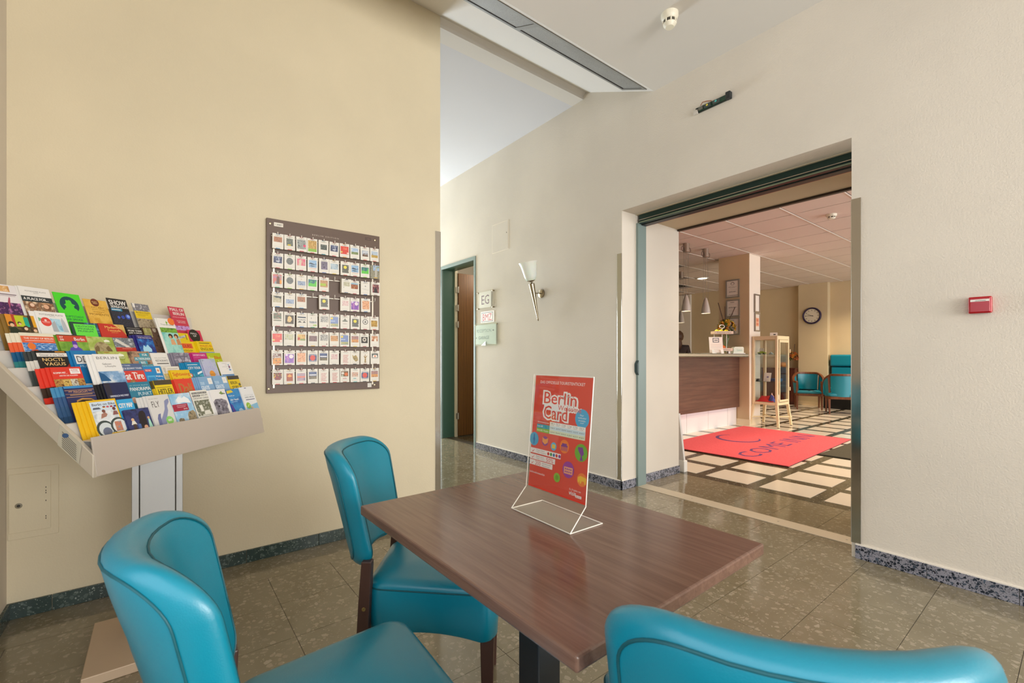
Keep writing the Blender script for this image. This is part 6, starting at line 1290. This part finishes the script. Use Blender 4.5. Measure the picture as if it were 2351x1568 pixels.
# leaning board just inside the lobby
t = thing('folding_board', 'white folded stand leaning beside the lobby end of the passage wall', 'stand', (4.125, 2.53, 0))
MB().use(M('#D0CCCA', .4)).hexa([(0, -.022, .11), (.03, -.022, .11), (.03, .07, .11), (0, .07, .11), (0, .035, .58), (.03, .035, .58), (.03, .08, .58), (0, .08, .58)]).build('board', t, bevel=.003)
MB().use(m_white).box(-.01, -.03, 0, .05, .09, .115).build('foot_box', t, bevel=.004)

# wall clock
t = thing('wall_clock', 'round wall clock with dark violet rim on the far pillar', 'clock', (12.199, 4.092, 2.128), WR)
mb = MB().use(M('#2A1A40', .3)); mb.lathe([(.162, 0), (.196, .004), (.198, .03), (.185, .045), (.162, .035)], 40, cap0=False, cap1=False, axis=(0, -1, 0)); mb.build('rim', t, 50)
MB().lathe([(.165, .005), (.163, .02), (.001, .021)], 40, m=M('#E2D8C2', .4), axis=(0, -1, 0)).build('dial', t, 30)
mk = M('#2E2620', .5)
for i in range(12):
    a = i * pi / 6; d = Vector((sin(a), 0, cos(a))); s_ = Vector((cos(a), 0, -sin(a))) * .005
    p, q = d * .118, d * .142
    MB().use(mk).hexa([tuple(p - s_ + Vector((0, -.0215, 0))), tuple(p + s_ + Vector((0, -.0215, 0))), tuple(p + s_ + Vector((0, -.023, 0))), tuple(p - s_ + Vector((0, -.023, 0))), tuple(q - s_ + Vector((0, -.0215, 0))), tuple(q + s_ + Vector((0, -.0215, 0))), tuple(q + s_ + Vector((0, -.023, 0))), tuple(q - s_ + Vector((0, -.023, 0)))]).build('hour_mark', t)
for nm, ang, L_, w2, yy in (('hour_hand', -68, .095, .005, -.025), ('minute_hand', -93, .14, .004, -.028), ('second_hand', 112, .05, .002, -.030)):
    a = radians(ang); d = Vector((sin(a), 0, cos(a))); s_ = Vector((cos(a), 0, -sin(a))) * w2; p, q = -d * .03, d * L_; Y = Vector((0, yy, 0)); Y2 = Vector((0, yy - .002, 0))
    MB().use(mk).hexa([tuple(p - s_ + Y), tuple(p + s_ + Y), tuple(p + s_ + Y2), tuple(p - s_ + Y2), tuple(q - s_ * .5 + Y), tuple(q + s_ * .5 + Y), tuple(q + s_ * .5 + Y2), tuple(q - s_ * .5 + Y2)]).build(nm, t)

# dark cabinet with pumpkin and flowers
m_mahog = woodmat('dark_mahogany', '#3E1A10', '#532416', '#6A3220', 2, .4, 9., 2., (.25, .5, .75))
t = thing('sideboard', 'dark reddish wooden cabinet against the far lobby wall left of the pillar', 'cabinet', (12.02, 4.40, 0))
MB().box(0, 0, .05, .30, .75, .86, m_mahog).build('carcass', t, bevel=.003); MB().box(-.015, -.012, .86, .31, .76, .885, m_mahog).build('top', t, bevel=.003); MB().box(.015, .01, 0, .30, .74, .05, m_mahog).build('plinth', t)
for i in range(2): d_ = MB().box(-.014, .02 + i * .37, .07, -.001, .36 + i * .37, .84, m_mahog).build('door', t, bevel=.002); MB().box(-.03, (.33 if i == 0 else .41), .5, -.014, (.345 if i == 0 else .425), .6, m_nickel).build('handle', d_)
mb = MB().use(M('#D88A2A', .45))
rs = []
for k_ in range(9):
    f_ = pi * k_ / 8; z = -cos(f_) * .075; r = max(.004, sin(f_) * .11); rs.append([(cos(a) * r * (1 + .06 * cos(8 * a)), sin(a) * r * (1 + .06 * cos(8 * a)), z + .075) for a in [2 * pi * j / 32 for j in range(32)]])
mb.rings(rs); o = mb.build('pumpkin', None, 60); item(o, 'orange pumpkin on the dark cabinet', 'pumpkin', (12.08, 4.66, .886)); MB().cyl((0, 0, .145), (.01, .005, .185), .014, .009, 8, M('#8A7A4A', .7)).build('stalk', o, 40)
bouquet('dried_flowers', 'orange and brown dried flower arrangement on the dark cabinet', (12.12, 4.50, .886), .2, .26, [[(.0, -.05, .38), (.02, -.06, .58)], [(-.02, .08, .38), (-.03, .12, .52)]], False, 9, ['#C8661E', '#A84A1E', '#D88A2A', '#8A3A1E'], False)

# upholstered bench
t = thing('bench_seat', 'tall teal upholstered bench against the far lobby wall', 'bench', (12.325, 3.735, 0), WR)
Lb = 2.6
MB().use(m_black).box(.01, -.55, 0, Lb, 0, .30).build('base', t)
MB().use(m_teal).box(0, -.60, .30, Lb, .0, .46).build('seat', t, bevel=.03, bseg=4)
m_dteal = m_teal
MB().use(m_teal).box(0, -.10, .44, Lb, .0, .72).build('back_cushion', t, bevel=.025, bseg=4)
MB().use(m_teal).box(.02, -.10, .735, Lb, .0, .925).build('back_cushion', t, bevel=.025, bseg=4)
MB().use(m_teal).box(0, -.13, .94, Lb, .0, 1.205).build('head_cushion', t, bevel=.04, bseg=5)
MB().use(m_black).box(-.02, .0, .05, Lb, .03, 1.20).build('back_board', t)

# barrel armchairs
m_cherry = woodmat('reddish_brown_wood', '#5A2E16', '#6E3C1E', '#82502A', 2, .35, 14., 2., (.25, .5, .75))
def armchair(label, loc, rz):
    t = thing('tub_chair', label, 'chair', loc, rz, 'wooden tub chairs in the lobby')
    MB().use(m_teal).rings([[(x, y, z) for x, y in rrect(.25 - d, .25 - d, .07)] for d, z in ((.012, .345), (0, .36), (0, .40), (.02, .42), (.08, .43))]).build('seat', t, 50)
    fr = [[(x, y, z) for x, y in rrect(.262, .262, .08)] for z in (.30, .352)]
    MB().use(m_cherry).rings(fr).build('seat_frame', t, 50)
    # horseshoe rail
    n = 24; path = []
    for i in range(n + 1):
        a = radians(-128 + 256 * i / n); x = -cos(a) * .27; y = sin(a) * .285; back = max(0, cos(a) + .25) / 1.25
        path.append((x if x < .2 else .2, y, .60 + .19 * min(1, back * 1.25)))
    rs = []
    for i, p in enumerate(path):
        ctr = Vector((p[0], p[1], 0)); out = Vector((p[0] - .02, p[1], 0)).normalized()
        rs.append([tuple(Vector(p) + out * a_ + Vector((0, 0, b_))) for a_, b_ in ((-.024, -.022), (.024, -.022), (.024, .022), (-.024, .022))])
    MB().use(m_cherry).rings(rs).build('rail', t, bevel=.006)
    # upholstered panels under the rail
    def panel(i0, i1):
        rin, rout = [], []
        mb = MB().use(m_teal); rr = []
        for i in range(i0, i1 + 1):
            p = Vector(path[i]); out = Vector((p.x - .02, p.y, 0)).normalized(); b0 = Vector((p.x * .93, p.y * .9, .35))
            top = p - Vector((0, 0, .02))
            rr.append([tuple(b0 - out * .018), tuple(b0 + out * .016), tuple(top + out * .016), tuple(top - out * .018)])
        mb.rings(rr); return mb.build('upholstered_panel', t, 50)
    for i0, i1 in ((0, 7), (8, 16), (17, 24)): panel(i0, i1)
    for i in (7, 17):
        p = Vector(path[i]); MB().use(m_cherry).hexa([(p.x * .93 - .018, p.y * .9 - .018, .32), (p.x * .93 + .018, p.y * .9 - .018, .32), (p.x * .93 + .018, p.y * .9 + .018, .32), (p.x * .93 - .018, p.y * .9 + .018, .32), (p.x - .02, p.y - .02, p.z - .01), (p.x + .02, p.y - .02, p.z - .01), (p.x + .02, p.y + .02, p.z - .01), (p.x - .02, p.y + .02, p.z - .01)]).build('back_post', t)
    for sx, sy in ((1, 1), (1, -1), (-1, 1), (-1, -1)):
        x, y = sx * .215, sy * .225; fx_ = .03 if sx > 0 else -.055
        zt = .60 if sx > 0 else .33
        rs = [[(x + a_ * s_ + (fx_ if z < .1 else 0), y + b_ * s_, z) for a_, b_ in ((-1, -1), (1, -1), (1, 1), (-1, 1))] for z, s_ in ((0, .013), (.32, .021), (zt, .021))]
        MB().use(m_cherry).rings(rs).build('leg', t, bevel=.003)
    return t
armchair('wooden tub chair with teal seat beside the pillar, facing the camera', (11.37, 3.89, 0), radians(204))
armchair('wooden tub chair seen from behind, right of the other one in the lobby', (11.0, 3.17, 0), radians(24))
# small table between chair and bench (mostly behind the door edge)
t = thing('side_table', 'small dark lobby table mostly hidden behind the doorway edge', 'table', (11.42, 2.75, 0))
MB().lathe([(.28, .68), (.28, .70), (.001, .70)], 32, m=m_mahog).build('tabletop', t, 40); MB().cyl((0, 0, .02), (0, 0, .68), .035, n=14, m=m_black).build('column', t, 40); MB().lathe([(.2, 0), (.2, .015), (.05, .03)], 24, m=m_black).build('foot', t, 40)
t = thing('bud_vase', 'small vase with a yellow tulip on the lobby side table', 'vase', (11.45, 2.985, .70))
MB().lathe([(.025, 0), (.03, .06), (.022, .12), (.018, .12), (.02, .02)], 16, m=m_glass).build('vase_glass', t, 40)
MB().use(M('#5A8A3A', .5)).tube([(0, 0, .02), (.0, .01, .17), (0, .04, .26)], .005, 6).build('stem', t, 60)
MB().ball((0, .045, .285), .035, M('#E6CC1E', .4), 10, (1, 1, 1.2)).build('blossom', t, 60)
o = MB().lathe([(.03, 0), (.034, .085), (.030, .085), (.027, .006)], 20, m=m_glass).build('tumbler', None, 40); item(o, 'small drinking glass left of the tulip vase', 'glass', (11.42, 2.95 + .07, .70)); MB().lathe([(.026, .007), (.0285, .045), (.001, .045)], 16, m=M('#C8A878', .3)).build('drink', o, 40)
